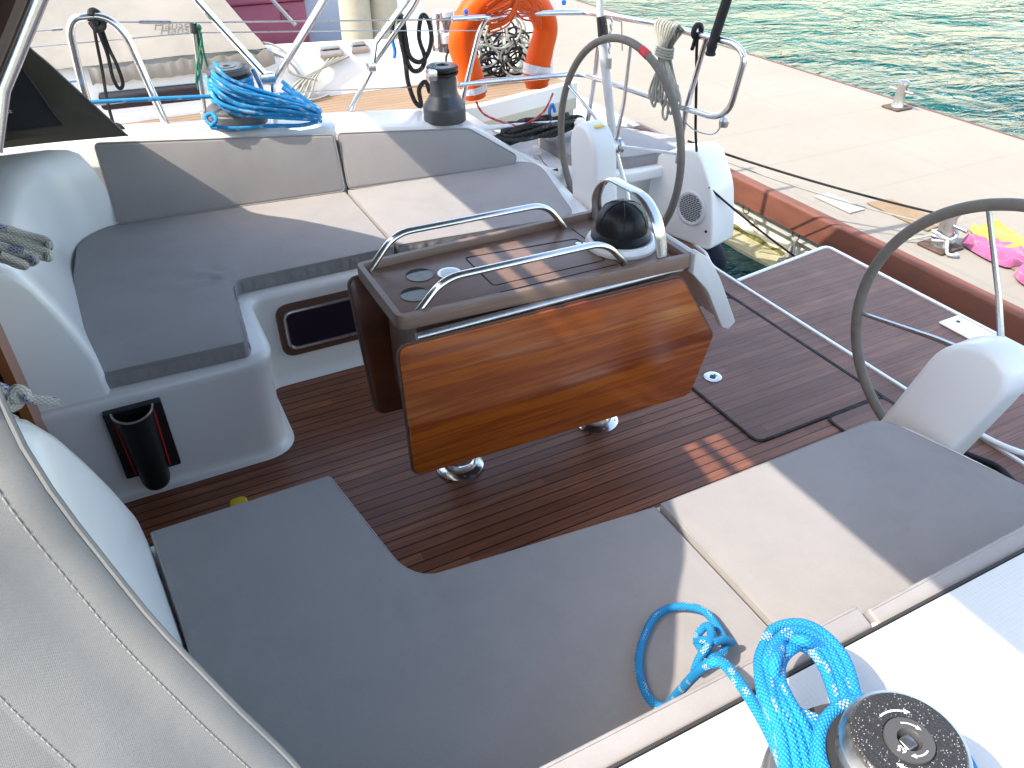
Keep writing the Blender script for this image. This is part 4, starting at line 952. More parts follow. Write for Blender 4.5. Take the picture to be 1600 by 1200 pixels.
for k in ('PLEAD', 'PT1', 'PBOT', 'PKNOT'): tube(bm, cr(C[k], 7), rr, 8)
for k in range(6): tube(bm, [(.505+.088*math.cos(a), 1.725+.088*math.sin(a), .862+.0165*k+.006*math.sin(a)) for a in [2*math.pi*i/36 for i in range(37)]], rr, 8)
one('rope', bm, 'rope_blue', 'blue rope wound round the far winch with its tail heaped on the coaming', 'rope', 'blue sheets', angle=70)
ropeobj('rope', C['BLK'], .0115, 'rope_black', 'black twisted rope looped over the lifeline beside the bare winch')
ropeobj('cord', [(1.306, 1.90, 1.0), (1.302, 1.90, .97), (1.308, 1.90, .93), (1.300, 1.90, .90)], .009, 'blue_plastic', 'short blue whipping on the end of the black hanging rope', 'cord')
bm = BM(); tube(bm, cr(C['STRAP'], 6), .007, 6, flat=.5); tube(bm, cr(C['STRAP2'], 6), .008, 6, flat=.5); tube(bm, cr([(.05, 1.835, 1.20), (.06, 1.85, 1.215), (.08, 1.86, 1.20), (.085, 1.84, 1.16), (.06, 1.83, 1.15), (.045, 1.84, 1.18)], 5), .013, 7)
tube(bm, cr([(.018, 1.78, .79), (.03, 1.77, .80), (.045, 1.76, .79), (.05, 1.76, .775)], 4), .008, 6)
one('strap', bm, 'rope_thin_black', 'black webbing strap knotted over the curved stanchion rail', 'strap')
bm = BM()
for P in C['GREEN']: tube(bm, cr(P, 5), .0045, 6)
tube(bm, cr([(.434, 1.85, 1.118), (.44, 1.84, 1.13), (.447, 1.85, 1.118), (.44, 1.86, 1.11)], 5, True), .007, 6, True)
one('cord', bm, 'rope_green', 'thin green cord tied to the stanchion near the far winch', 'cord')
bm = BM()
for P in C['WL']: tube(bm, cr([(-.75, .26, 1.15)]+P+([(-.75, .24, 1.12)] if len(P) > 6 else []), 7), .0098, 9)
one('rope', bm, 'rope_white_blue', 'hank of white rope with blue flecks entering at the left border', 'rope', angle=70)
bm = BM()
for P in C['WK']: tube(bm, cr(P, 7), .0105, 9)
one('rope', bm, 'rope_white_blue', 'knotted white rope end at the left border above the near white wall', 'rope', angle=70)
ropeobj('rope', [(2.36, -.60, .012), (2.34, -.68, .014), (2.37, -.76, .014), (2.40, -.84, .014), (2.38, -.92, .014), (2.36, -1.05, .014)], .011, 'rope_thin_black', 'black rope end on the teak behind the near pedestal')

# winch handle holder on the port seat end
hh = thing('winch_handle_pocket', 'black winch handle pocket with a tube on the white seat end', 'handle holder', (-.165, .375, .2))
bm = BM(); yprism(bm, rpoly([(-.252, .095), (-.085, .095), (-.085, .355), (-.252, .355)], .006, 2), .352, .3835, .003); part('backing', bm, 'black_plastic', hh)
bm = BM(); secs = []
for z, r_, th in ((.352, .058, 0), (.346, .060, 0), (.338, .058, 0), (.20, .050, 0), (.075, .044, 0), (.058, .040, 0), (.050, .030, 0)):
    secs.append([(-.170+r_*math.cos(a), .352-r_*1.25*math.sin(a)-.0, z) for a in [math.pi*k/18 for k in range(19)]])
loft(bm, secs); V = [bm.verts.new(Vector(p)) for p in secs[-1]]; bm.faces.new(V)
for se, off in ((secs[0], 0), ):
    inner = [[(-.170+(r_-.005)*math.cos(a), .352-(r_-.005)*1.25*math.sin(a), z) for a in [math.pi*k/18 for k in range(19)]] for z, r_ in ((.352, .058), (.12, .046))]
    loft(bm, [secs[0], inner[0], inner[1]]); V = [bm.verts.new(Vector(p)) for p in inner[-1]]; bm.faces.new(V)
part('tube', bm, 'black_leather', hh, angle=50)
bm = BM(); tube(bm, [(-.170+.0595*math.cos(a), .352-.0595*1.25*math.sin(a), .352) for a in [math.pi*k/18 for k in range(19)]], .0035, 6); part('lip', bm, 'steel_dull', hh)
for x_ in (-.222, -.118):
    bm = BM(); tube(bm, [(x_-.006*(1 if x_ < -.2 else -1), .348, .335), (x_, .346, .11)], .0028, 6); part('side_trim', bm, 'red_tape' , hh)
# yellow tag on the sole
bm = BM(); zprism(bm, rpoly([(.02, .13), (.075, .13), (.075, .185), (.02, .185)], .02), .0045, .03, .006); one('yellow_cap', bm, 'yellow_plastic', 'small yellow plastic cap on the teak sole behind the foreground cushion', 'cap')
# red string and grey cleat by the helm seat
bm = BM(); lathe(bm, [(.026, .0), (.026, .008), (.018, .012), (.017, .05), (.020, .055), (.016, .06), (0, .061)], (1.93, 1.60, .375), 16); one('line_lead', bm, 'dirty_grey', 'small grey lead fitting on the white coaming end', 'deck fitting')
ropeobj('string', [(1.925, 1.575, .43), (1.935, 1.545, .40), (1.945, 1.52, .385), (1.95, 1.48, .37), (1.93, 1.46, .36), (1.94, 1.50, .372), (1.955, 1.52, .38)], .0025, 'rope_red', 'thin red and white string hanging by the grey lead fitting', 'string')

# ================================================================== SPRAYHOOD AND BIMINI (real canvas, they cast the cockpit's shade)
hood = thing('sprayhood', 'grey canvas sprayhood over the companionway, its near side filling the lower left corner', 'sprayhood', (-.5, 0, .8))
A_ = [(.055, 1.62, .79), (-.03, 1.58, .93), (-.13, 1.52, 1.10), (-.185, 1.42, 1.22), (-.165, 1.22, 1.42), (-.135, .84, 1.71), (-.125, .40, 1.88), (-.12, 0, 1.93), (-.12, -.40, 1.88), (-.125, -.84, 1.72), (-.134, -1.03, 1.56), (-.144, -1.20, 1.407), (-.103, -1.27, 1.225), (-.052, -1.33, 1.10), (0, -1.38, .975), (.05, -1.46, .80)]
Fr = [(-.62, 1.66, .80), (-.80, 1.62, .82), (-1.0, 1.55, .86), (-1.15, 1.40, .90), (-1.3, 1.20, .94), (-1.4, .84, .96), (-1.45, .40, .97), (-1.45, 0, .98), (-1.45, -.40, .97), (-1.4, -.84, .96), (-1.35, -1.03, .95), (-1.3, -1.20, .94), (-1.15, -1.35, .90), (-1.0, -1.46, .86), (-.80, -1.52, .82), (-.62, -1.56, .80)]
Ac = cr(A_, 5); Fc = cr(Fr, 5)
def hoodpt(i, t):
    a, f_ = Ac[i], Fc[i]; p = a.lerp(f_, t); bul = math.sin(t*math.pi)
    p.z += .22*bul*min(1, max(0, (a.z-.8)/1.0)); s = 1 if p.y > 0 else -1; p.y += s*.05*bul*min(1, abs(a.y))*(1 if a.z > .85 else .3)
    p += Vector((0, 0, .006*noise.noise(p*3)))
    return p
bm = BM(); NT = 26; half = len(Ac)//2
secs = [[hoodpt(i, (j/NT)**1.3) for j in range(NT+1)] for i in range(len(Ac))]
split = int(len(Ac)*.30)
loft(bm, secs[split:]); hc = part('canopy', bm, 'awning', hood, angle=60, recalc=False)
bm = BM(); loft(bm, secs[:split+1]); part('far_side_panel', bm, 'awning_shaded', hood, angle=60, recalc=False)
bm = BM(); tube(bm, [p+Vector((.002, 0, 0)) for p in Ac], .0032, 8); part('edge_binding', bm, 'awning', hood)
# hem seam: a raised double row of stitching set in from the edge, and a fold behind it
for off, r_ in ((.030, .0012), (.125, .0011)):
    bm = BM()
    pts = []
    for i in range(half+4, len(Ac)):
        a = Ac[i]; q = hoodpt(i, 0.0); q2 = hoodpt(i, .2); d = (q2-q); L = d.length; q = q+d*(off/L)
        pts.append(q)
    P = cr(pts, 4)
    nrm = Vector((0, -1, .6)).normalized()
    k = 0; acc = 0
    for p0, p1 in zip(P, P[1:]):
        n = max(1, int((p1-p0).length/.0055))
        for j in range(n):
            if True:
                a = p0.lerp(p1, j/n)+nrm*.0022; c_ = p0.lerp(p1, (j+.72)/n)+nrm*.0022
                tube(bm, [a, (a+c_)/2+nrm*.0008, c_], r_, 4)
    part('stitching', bm, 'stitch_grey', hood)
# seam flap: doubled hem cloth
bm = BM(); sc = []
for i in range(half+4, len(Ac)):
    q = hoodpt(i, 0); q2 = hoodpt(i, .2); d = (q2-q).normalized(); nn = Vector((0, -1, .6)).normalized()
    sc.append([q+d*.001+nn*.0020, q+d*.006+nn*.0042, q+d*.026+nn*.0046, q+d*.031+nn*.0014, q+d*.06+nn*.0042, q+d*.085+nn*.0036, q+d*.118+nn*.0040, q+d*.132+nn*.0010])
loft(bm, sc); part('hem', bm, 'awning', hood, recalc=False, angle=60)
# pocket on the inside of the far panel
bm = BM()
pk = [(-.225, 1.495, 1.105), (-.190, 1.495, 1.105), (-.150, 1.53, .90), (-.36, 1.60, .915), (-.36, 1.56, 1.07)]
def pmap(p, d): return Vector((p[0], interp([(.88, 1.575), (1.12, 1.470)], p[1])+d-.01, p[1]))
pkp = rpoly([(-.50, 1.06), (-.30, 1.085), (-.215, 1.115), (-.170, .935), (-.155, .885), (-.50, .885)], .008, 2)
prism(bm, pkp, lambda p: pmap(p, 0), lambda p: pmap(p, -.012), .003, 2); pk_ = part('mesh_pocket', bm, 'pocket_black', hood)
bm = BM(); tube(bm, [pmap(p, -.012) for p in [Vector((-.50, 1.06)), Vector((-.30, 1.085)), Vector((-.215, 1.115)), Vector((-.170, .935)), Vector((-.155, .885)), Vector((-.50, .885))]], .004, 5); o = part('pocket_binding', bm, 'rubber', hood)
for i_t, (body, zz) in enumerate((('YACHT', .985), ('SERVICE', .965))):
    text('lettering', body, .021, 'text_white', Matrix.Translation(tuple(pmap(Vector((-.335, zz)), -.016))) @ Matrix.Rotation(R(65), 4, 'X'), hood)
# hood bows in steel
bm = BM(); tube(bm, [p+Vector((-.035, 0, -.02)) for p in cr([(-.44, 1.50, .80)]+[tuple(Ac[i]) for i in range(20, 60, 4)]+[(-.45, -1.36, .80)], 5)], .0125, 8); part('bow', bm, 'steel', hood)
bm = BM(); tube(bm, [(-.16, -.53, 1.42), (-.125, -.50, 1.495), (-.045, -.48, 1.60), (.0, -.47, 1.66)], .0135, 12); part('support_tube', bm, 'steel', hood)
bm = BM(); tube(bm, [(-.20, -.53, 1.42), (-.160, -.50, 1.495), (-.080, -.48, 1.60), (-.035, -.47, 1.66)], .028, 12, flat=.5); part('tube_sleeve', bm, 'leaf_edge', hood)

bim = thing('bimini', 'grey canvas bimini stretched over the cockpit on a steel frame', 'bimini', (1.0, 0, 2.1))
def bz(y): return 2.12-.17*(abs(y)/1.9)**2.4
bm = BM(); secs = []
xs_b = [0, .03, .2, .4, .6, .8, .97, 1]
def bx0(y): return 1.676-.85*bz(y)
def bx1(y): return 1.67-.42*min(1, max(0, (y-.95)/.35))
for q_ in xs_b: secs.append([(lerp(bx0(y), bx1(y), q_), y, bz(y)-.012*math.sin(q_*math.pi)) for y in [-1.88+3.76*k/40 for k in range(41)]])
loft(bm, secs); part('canopy', bm, 'awning', bim)
bm = BM(); tube(bm, [(1.676-.85*bz(y)-.085, y, bz(y)+.0) for y in [-.62+1.24*k/20 for k in range(21)]], .016, 8); part('webbing_strap', bm, 'awning', bim)
G3 = None
bm = BM(); tube(bm, [(.46+(-.24)*.6, 1.85, 1.55), (.46, 1.85, 1.22), (.68, 1.85, .90)], .0165, 10); tube(bm, [(.15, 1.86, 2.0), (.46-.144, 1.85, 1.55)], .0165, 10); part('frame_leg', bm, 'steel', bim)
bm = BM(); tube(bm, [(.66, 1.85, .56), (.70, 1.85, .86), (.98, 1.85, 1.18), (1.5, 1.85, 1.98)], .0165, 10); part('frame_leg', bm, 'steel', bim)
bm = BM(); box(bm, (.655, 1.832, .865), (.715, 1.868, .915), .008); part('hinge', bm, 'steel', bim)
bm = BM(); tube(bm, [(1.01, 1.85, .56), (1.02, 1.85, .67), (1.17, 1.85, .88), (1.20, 1.85, .99), (1.42, 1.85, 1.20), (1.9, 1.87, 1.96)], .0135, 10); part('frame_leg', bm, 'steel', bim)
bm = BM(); tube(bm, [(1.17, 1.86, .88), (1.40, 1.86, 1.12), (2.0, 1.87, 1.94)], .012, 10); part('frame_leg', bm, 'steel', bim)
bm = BM(); box(bm, (1.150, 1.83, .865), (1.185, 1.87, .905), .006); part('hinge', bm, 'steel', bim)

# ================================================================== RAILS, LIFELINES, STERN GEAR
gate = thing('stanchion_rail', 'curved steel stanchion hoop on the far side deck with a black strap over it', 'stanchion', (0, 1.85, .56))
bm = BM(); tube(bm, fil([(-.05, 1.86, .55), (-.055, 1.86, .93), (-.04, 1.85, 1.15), (-.01, 1.85, 1.195), (.10, 1.85, 1.195), (.16, 1.85, 1.12), (.22, 1.80, .76), (.25, 1.80, .55)], .06, 6), .0165, 12); part('hoop', bm, 'steel', gate)
bm = BM()
for z_ in (1.195, 1.0): tube(bm, [(-.06, 1.88, z_-.04), (-.10, 1.88, z_-.04)], .006, 6)
part('wire_eye', bm, 'steel', gate)
st = thing('stanchion', 'thin straight stanchion left of the far winch carrying the lifelines', 'stanchion', (.40, 1.85, .55))
bm = BM(); tube(bm, [(.385, 1.85, .55), (.39, 1.85, .77), (.423, 1.85, 1.14)], .0105, 10); part('post', bm, 'steel_dull', st)
bm = BM(); lathe(bm, [(.02, 0), (.02, .04), (.014, .045)], (.387, 1.85, .74), 12); part('collar', bm, 'steel_dull', st)
bm = BM(); tube(bm, [(.424, 1.85, 1.14), (.418, 1.85, 1.10)], .014, 8); part('cap', bm, 'rubber', st)
G4 = 'steel lifelines on the far side'
ropeobj('lifeline', [(-1.2, 1.90, 1.16), (-.08, 1.88, 1.155)], .0035, 'steel_dull', 'upper lifeline wire left of the curved stanchion', 'lifeline', G4, smooth=False)
bm = BM(); tube(bm, [(.14, 1.87, 1.165), (.42, 1.86, 1.14), (1.60, 1.84, 1.055), (1.70, 1.8, 1.05)], .0035, 6); tube(bm, [(.22, 1.87, 1.158), (.34, 1.86, 1.148)], .008, 8); one('lifeline', bm, 'steel_dull', 'upper lifeline wire running above the far winches to the stern rail', 'lifeline', G4)
ropeobj('lifeline', [(-.9, 1.90, 1.10), (.42, 1.86, 1.10), (1.0, 1.86, 1.055), (1.70, 1.82, 1.00)], .0028, 'steel_dull', 'second thin wire just below the upper lifeline', 'lifeline', G4, smooth=False)
bm = BM(); tube(bm, [(-.9, 1.90, .86), (.19, 1.86, .86), (.39, 1.86, .845), (1.57, 1.84, .755), (1.62, 1.8, .75)], .003, 6); tube(bm, [(.19, 1.86, .86), (.29, 1.86, .853)], .007, 8); one('lifeline', bm, 'steel_dull', 'lower lifeline wire crossing behind the blue rope', 'lifeline', G4)

pp = thing('stern_rail', 'polished steel stern rail on the far quarter of the boat', 'rail', (2.3, 1.5, .45))
bm = BM(); tube(bm, fil([(1.58, 1.83, 1.06), (2.12, 1.82, 1.045), (2.30, 1.80, 1.035), (2.34, 1.62, 1.045), (2.35, 1.17, 1.075), (2.35, .72, 1.085), (2.35, .65, 1.05), (2.35, .69, .83), (2.35, .77, .775), (2.35, 1.03, .757), (2.34, 1.60, .735), (2.28, 1.80, .74), (1.60, 1.82, .762)], .07, 6), .0135, 12); part('rail_tube', bm, 'steel', pp)
bm = BM(); tube(bm, fil([(1.90, 1.81, 1.046), (1.76, 1.82, 1.05), (1.72, 1.82, 1.00), (1.62, 1.82, .70), (1.60, 1.82, .50)], .03), .0125, 10); part('leg', bm, 'steel', pp)
bm = BM(); tube(bm, [(2.35, .90, 1.075), (2.355, .98, .76), (2.36, 1.00, .50)], .0125, 10); part('leg', bm, 'steel', pp)
bm = BM(); tube(bm, [(2.33, 1.68, 1.04), (2.32, 1.70, .74), (2.30, 1.72, .46)], .0125, 10); part('leg', bm, 'steel', pp)
bm = BM(); tube(bm, [(2.30, 1.80, 1.035), (2.60, 1.9, .95), (2.62, 1.9, .80)], .004, 6); part('brace_wire', bm, 'steel_dull', pp)
bm = BM(); lathe(bm, [(.0, 0), (.02, .005), (.022, .03), (.012, .045), (0, .046)], (2.355, .72, .745), 12); part('end_fitting', bm, 'steel_dull', pp)
bm = BM(); tube(bm, cr([(2.355, .73, .76), (2.36, .78, .70), (2.36, .90, .68), (2.36, .99, .70)], 5), .003, 5); part('lashing', bm, 'steel_dull', pp)
ropeobj('rope', [(2.345, .955, 1.08), (2.36, .965, 1.0), (2.42, 1.01, .85), (2.51, 1.08, .62), (2.575, 1.125, .485)], .0065, 'rope_thin_black', 'thin black rope hanging straight down from the stern rail')
pl = thing('backstay_tube', 'pale grey pole with a black end fitting rising behind the far steering wheel', 'pole', (2.33, 1.50, .5))
bm = BM(); tube(bm, [(2.338, 1.50, .425), (2.275, 1.50, .71), (2.215, 1.50, .985)], .022, 16); part('lower_tube', bm, 'alloy_grey', pl)
bm = BM(); tube(bm, [(2.20, 1.50, 1.07), (2.19, 1.50, 1.16), (2.05, 1.50, 1.9)], .017, 14); part('upper_tube', bm, 'alloy_grey', pl)
bm = BM(); tube(bm, [(2.222, 1.49, .965), (2.215, 1.49, 1.0), (2.205, 1.50, 1.075)], .0275, 14, rfun=lambda q: 1.0-.15*q); lathe(bm, [(.016, 0), (.016, .012), (.008, .012), (.008, .004), (0, .004)], (2.205, 1.462, .99), 14, rot=Matrix.Rotation(R(90), 3, 'X')); part('end_fitting', bm, 'black_plastic', pl)
bm = BM()
for k in range(9): tube(bm, [(2.24+.008*(k % 2), 1.47, 1.07-.018*k), (2.246-.008*(k % 2), 1.465, 1.055-.018*k)], .006, 5)
tube(bm, [(2.245, 1.465, .89), (2.247, 1.465, .84)], .012, 8)
part('chain', bm, 'steel_dull', pl)
# coil of grey line on the stern rail
bm = BM(); random.seed(7)
for k in range(11):
    y0 = 1.205-.013*k; yb_ = 1.20-.020*k+random.uniform(-.01, .01); zb = .70+random.uniform(-.03, .10)+.02*abs(k-5)*.5
    x0 = 2.325+.004*(k % 3)
    tube(bm, cr([(x0+.03, y0, 1.07), (x0, y0, 1.098), (x0-.02, y0, 1.07), (x0-.02, lerp(y0, 1.135, .7), .97), (x0-.015, yb_-.02, .82), (x0-.01, yb_-.02, zb+.03), (x0, yb_+.005, zb), (x0, yb_+.03, zb+.03), (x0+.01, yb_+.03, .82), (x0+.01, lerp(y0, 1.14, .7), .97), (x0+.03, y0, 1.07)], 5), .0062, 6)
for z_ in (.96, .972, .984, .996): tube(bm, [(2.318+.028*math.cos(a), 1.138+.052*math.sin(a), z_+.004*math.sin(a)) for a in [2*math.pi*i/20 for i in range(20)]], .0062, 6, True)
one('rope', bm, 'rope_grey', 'coiled hank of off-white line hanging on the stern rail', 'rope')
# black pole with cloth leaning on the rail
bm = BM(); tube(bm, cr([(2.33, .84, 1.02), (2.33, .835, 1.07), (2.34, .82, 1.16), (2.35, .80, 1.30), (2.36, .78, 1.7)], 5), .021, 10, rfun=lambda q: 1.0+.25*math.sin(q*40)*(q < .35)*.5); one('furled_flag', bm, 'pocket_black', 'furled black flag on a staff fixed to the stern rail', 'flag')
bm = BM(); tube(bm, [(2.345+.02*math.cos(a), .96, 1.09+.026*math.sin(a)) for a in [2*math.pi*i/14 for i in range(14)]], .012, 6, True); tube(bm, cr([(2.345, .965, 1.07), (2.35, .98, 1.03), (2.34, .975, 1.015)], 4), .009, 6); one('cord', bm, 'rope_thin_black', 'black lashing knotted round the top of the stern rail', 'cord')
# lifebuoy
lb = thing('lifebuoy', 'orange horseshoe lifebuoy with white reflective bands hanging on the stern rail', 'lifebuoy', (1.93, 1.86, .65))
bm = BM(); U = cr([(1.735, 1.94, .655), (1.725, 1.94, .72), (1.700, 1.94, .82), (1.675, 1.945, .92), (1.715, 1.945, 1.03), (1.83, 1.945, 1.12), (1.97, 1.945, 1.13), (2.09, 1.945, 1.07), (2.155, 1.945, .96), (2.130, 1.94, .85), (2.105, 1.94, .75), (2.110, 1.94, .665)], 7)
tube(bm, U, .074, 20, flat=1.0, rfun=lambda q: (.93+.06*math.cos(q*math.pi*4))*(1 if .03 < q < .97 else .86)); part('float', bm, 'orange_fabric', lb, angle=60)
for i0, i1 in ((4, 8), (len(U)-10, len(U)-6)):
    bm = BM(); tube(bm, U[i0:i1], .0755, 20, cap=False, rfun=lambda q: .995); part('reflective_band', bm, 'reflective_tape', lb)
bm = BM(); random.seed(9)
for k in range(26):
    a0 = random.uniform(-.06, .06); z0 = 1.10+random.uniform(-.05, .06); tube(bm, cr([(1.76, 1.82+a0*.3, z0-.05+a0*.5), (1.86, 1.80+a0*.3, z0+a0), (1.95, 1.80, z0+.02-a0), (2.06, 1.82, z0-.06+a0*.4)], 5), .004, 5)
part('throwing_line', bm, 'orange_line', lb)
bm = BM(); tube(bm, cr([(1.70, 1.84, .66), (1.73, 1.80, .60), (1.86, 1.74, .545), (1.93, 1.74, .54), (2.05, 1.76, .58), (2.14, 1.82, .65)], 6), .006, 6); part('lanyard', bm, 'rope_red', lb)
for x_ in (1.66, 2.20):
    bm = BM(); lathe(bm, [(0, 0), (.010, .002), (.012, .02), (0, .03)], (x_, 1.84, 1.07), 10); part('cord_lock', bm, 'blue_plastic', lb)
# heap of black rope and boathook on the far quarter
bm = BM(); random.seed(21)
for k in range(9):
    cx_, cy_ = 2.02+random.uniform(-.10, .12), 1.74+random.uniform(-.03, .03); rx, ry = random.uniform(.14, .26), random.uniform(.03, .07)
    tube(bm, [(cx_+rx*math.cos(a), cy_+ry*math.sin(a+.4), .47+.014*k*.6+.012*math.sin(a*3+k)) for a in [2*math.pi*i/26 for i in range(26)]], .0115, 7, True)
one('rope', bm, 'rope_black', 'heap of thick black rope on the far quarter behind the backrest')
ropeobj('rope', [(1.75, 1.86, .47), (2.0, 1.92, .40), (2.3, 1.93, .39), (2.6, 1.90, .38), (2.74, 1.75, .375), (2.80, 1.52, .375)], .011, 'rope_thin_black', 'black line trailing aft round the helm seat cushion')
ropeobj('boathook', [(1.62, 1.74, .56), (2.30, 1.76, .50)], .014, 'white_plastic', 'white boathook pole lying among the black rope', 'boathook', smooth=False)
bm = BM(); lathe(bm, [(0, 0), (.03, .004), (.034, .03), (.02, .05), (0, .052)], (2.22, 1.66, .50), 16); one('cleat', bm, 'white_plastic', 'white rounded fitting beside the black rope heap', 'deck fitting')
ropeobj('cord', [(2.12, 1.80, .53), (2.11, 1.80, .57), (2.13, 1.80, .60), (2.14, 1.79, .56)], .009, 'blue_plastic', 'bright blue rope end sticking up from the black rope heap', 'cord')

# ================================================================== NEIGHBOUR BOAT
nb = thing('neighbour_yacht', 'white yacht alongside with pale teak decks and beige canvas cover', 'boat', (1.0, 3.5, .5))
ZN = .50
xs = [-3, -1.5, 0, 1.2, 1.9, 2.45, 2.62]
def ny(x): return interp([(-3, 2.30), (0, 2.14), (1.2, 2.14), (1.9, 2.17), (2.65, 2.36)], x)
bm = BM(); secs = []
for x in xs: secs.append([(x, ny(x)+.14, -.9), (x, ny(x)+.02, -.3), (x, ny(x)+.03, .36), (x, ny(x), .37), (x, ny(x), .44)])
secs2 = [s_ for s_ in secs]; loft(bm, secs2); part('hull_side', bm, 'olive_hull', nb)
bm = BM(); secs = []
for x in xs: y = ny(x); secs.append([(x, y, .44), (x, y+.004, ZN+.028), (x, y+.02, ZN+.036), (x, y+.045, ZN+.034), (x, y+.055, ZN+.002)])
loft(bm, secs); part('toe_rail', bm, 'gelcoat_old', nb)
bm = BM(); loft(bm, [[(x, ny(x)+.055, ZN), (x, 2.86, ZN)] for x in xs]); part('side_deck', bm, 'neighbour_teak', nb)
# cabin and coaming
bm = BM(); secs = []
for x, zt in ((-3, .92), (-.5, .88), (.55, .86), (.75, .80), (.85, .78), (1.4, .755), (1.9, .72), (2.1, .68), (2.25, .60)):
    secs.append([(x, 2.855, ZN-.02), (x, 2.865, ZN+.03), (x, 2.90, lerp(ZN, zt, .55)), (x, 2.93, zt-.05), (x, 2.96, zt-.012), (x, 3.02, zt), (x, 3.08, zt-.004), (x, 3.12, zt-.03), (x, 3.14, zt-.1), (x, 3.44, .30)])
loft(bm, secs); part('cabin_side', bm, 'gelcoat_old', nb, angle=50)
bm = BM(); loft(bm, [[(x, 3.42, .84), (x, 4.6, .84), (x, 4.8, .5)] for x in (-3, .55)]); loft(bm, [[(.55, 3.42, z), (.55, 4.6, z)] for z in (.2, .84)]); part('cabin_top', bm, 'gelcoat_old', nb)
bm = BM(); loft(bm, [[(x, 3.44, .30), (x, 3.8, .30), (x, 4.4, .30)] for x in (.5, 2.6)]); part('cockpit_sole', bm, 'grey_white', nb)
bm = BM(); box(bm, (.8, 4.35, .1), (2.3, 4.75, .36), .05); part('far_coaming', bm, 'gelcoat_old', nb)
bm = BM(); box(bm, (2.48, 2.62, .2), (2.60, 2.98, 1.12), .02); part('stern_locker', bm, 'gelcoat_old', nb)
bm = BM(); box(bm, (2.05, 2.86, .2), (2.62, 4.6, .52), .03); part('stern_deck', bm, 'grey_white', nb)
bm = BM(); yprism(bm, rpoly([(-.01, .575), (.52, .565), (.52, .655), (-.01, .665)], .025), 2.872, 2.893, .003); part('window', bm, 'smoked_glass', nb)
# canvas cover
bm = BM(); secs = []
for k in range(61):
    t_ = k/60; row = []
    for j in range(22):
        v = j/21; y = 2.885+.82*v; z = .80+.977*.82*v
        xa = lerp(.90, .56, min(1, v/.66)) if v < .66 else .56
        x = lerp(-1.4, xa, t_)
        g = .010*math.exp(-v/.08)*noise.noise(Vector((x*17, 1, 0)))+.014*noise.noise(Vector((x*1.6, v*2.0, 4)))+.004*noise.noise(Vector((x*6+v*5, v*3, 9)))
        row.append((x, y+g*.7, z-g*.7+(.012*math.sin(min(1, v/.06)*math.pi) if v < .06 else 0)))
    row += [(x, 4.2, 1.68), (x, 4.9, .9)]
    secs.append(row)
secs.append([(p[0]+.004, p[1]+.03, p[2]-.05) for p in secs[-1]])
loft(bm, secs); part('canvas_cover', bm, 'beige_canvas', nb, angle=80)
bm = BM(); secs = []
for k in range(60):
    x = -.02+.95*k/59; g = .010*noise.noise(Vector((k*.55, 1, 0))); z0 = .705+.018*noise.noise(Vector((k*.28, 0, 0))); z1 = .782+.022*noise.noise(Vector((k*.33, 5, 0)))
    secs.append([(x, 2.868+g, z0), (x, 2.862+g*1.4, lerp(z0, z1, .4)), (x, 2.872+g, z1)])
loft(bm, secs); part('cover_skirt', bm, 'beige_canvas', nb, angle=80)
bm = BM(); xw = [(-.42, 3.00, 1.0), (-.05, 3.00, 1.0), (-.03, 3.2, 1.17), (-.10, 3.42, 1.34), (-.42, 3.42, 1.34)]
P = rpoly([(-.6, .14), (-.16, .14), (-.10, .24), (-.16, .5), (-.6, .5)], .04, 5)
def wm(p, d): 
    k = p[1]/.5; return Vector((p[0]-.05, lerp(2.985, 3.49, k)-d*.8-.012, lerp(.900, 1.39, k)+d+.012))
prism(bm, P, lambda p: wm(p, .0), lambda p: wm(p, .012), .003, 1); simple('vinyl', (.42, .48, .56), .08, 0, .25, 9, .5); part('vinyl_window', bm, 'vinyl', nb)
Mt = Matrix.Translation((.44, 2.994, .937)) @ Matrix.Rotation(R(44.3), 4, 'X')
text('lettering', 'Hanse', .075, 'text_grey', Mt, nb, .0006, .35)
# fittings on the neighbour's coaming
def clutch(x, y, z, L, name, label, parent):
    bm = BM(); box(bm, (x-L/2, y-.03, z), (x+L/2, y+.03, z+.045), .012); box(bm, (x-L/2+.01, y-.022, z+.046), (x+L/2-.015, y+.022, z+.062), .006); return part(name, bm, 'steel_dull', parent)
clutch(1.27, 2.93, .70, .14, 'rope_clutch', '', nb); clutch(1.45, 2.95, .70, .11, 'rope_clutch', '', nb)
bm = BM(); lathe(bm, [(.075, 0), (.075, .05), (.05, .08), (.048, .14), (.065, .15), (.065, .18), (0, .185)], (2.02, 3.0, .70), 24); part('winch', bm, 'alloy_grey', nb)
# steering wheel of the neighbour
wc = Vector((2.30, 3.05, .66))
bm = BM(); tube(bm, [wc+Vector((0, .34*math.cos(a), .34*math.sin(a))) for a in [2*math.pi*k/40 for k in range(40)]], .012, 8, True); nw = part('wheel', bm, 'steel', nb)
for k in range(7):
    a = 2*math.pi*k/7+.2; bm = BM(); tube(bm, [wc, wc+Vector((0, .34*math.cos(a), .34*math.sin(a)))], .008, 6); o = part('spoke', bm, 'steel', nb); o.parent = nw; o.matrix_parent_inverse = Matrix.Identity(4)
nw.matrix_parent_inverse = Matrix.Translation(-Vector(nb.location))
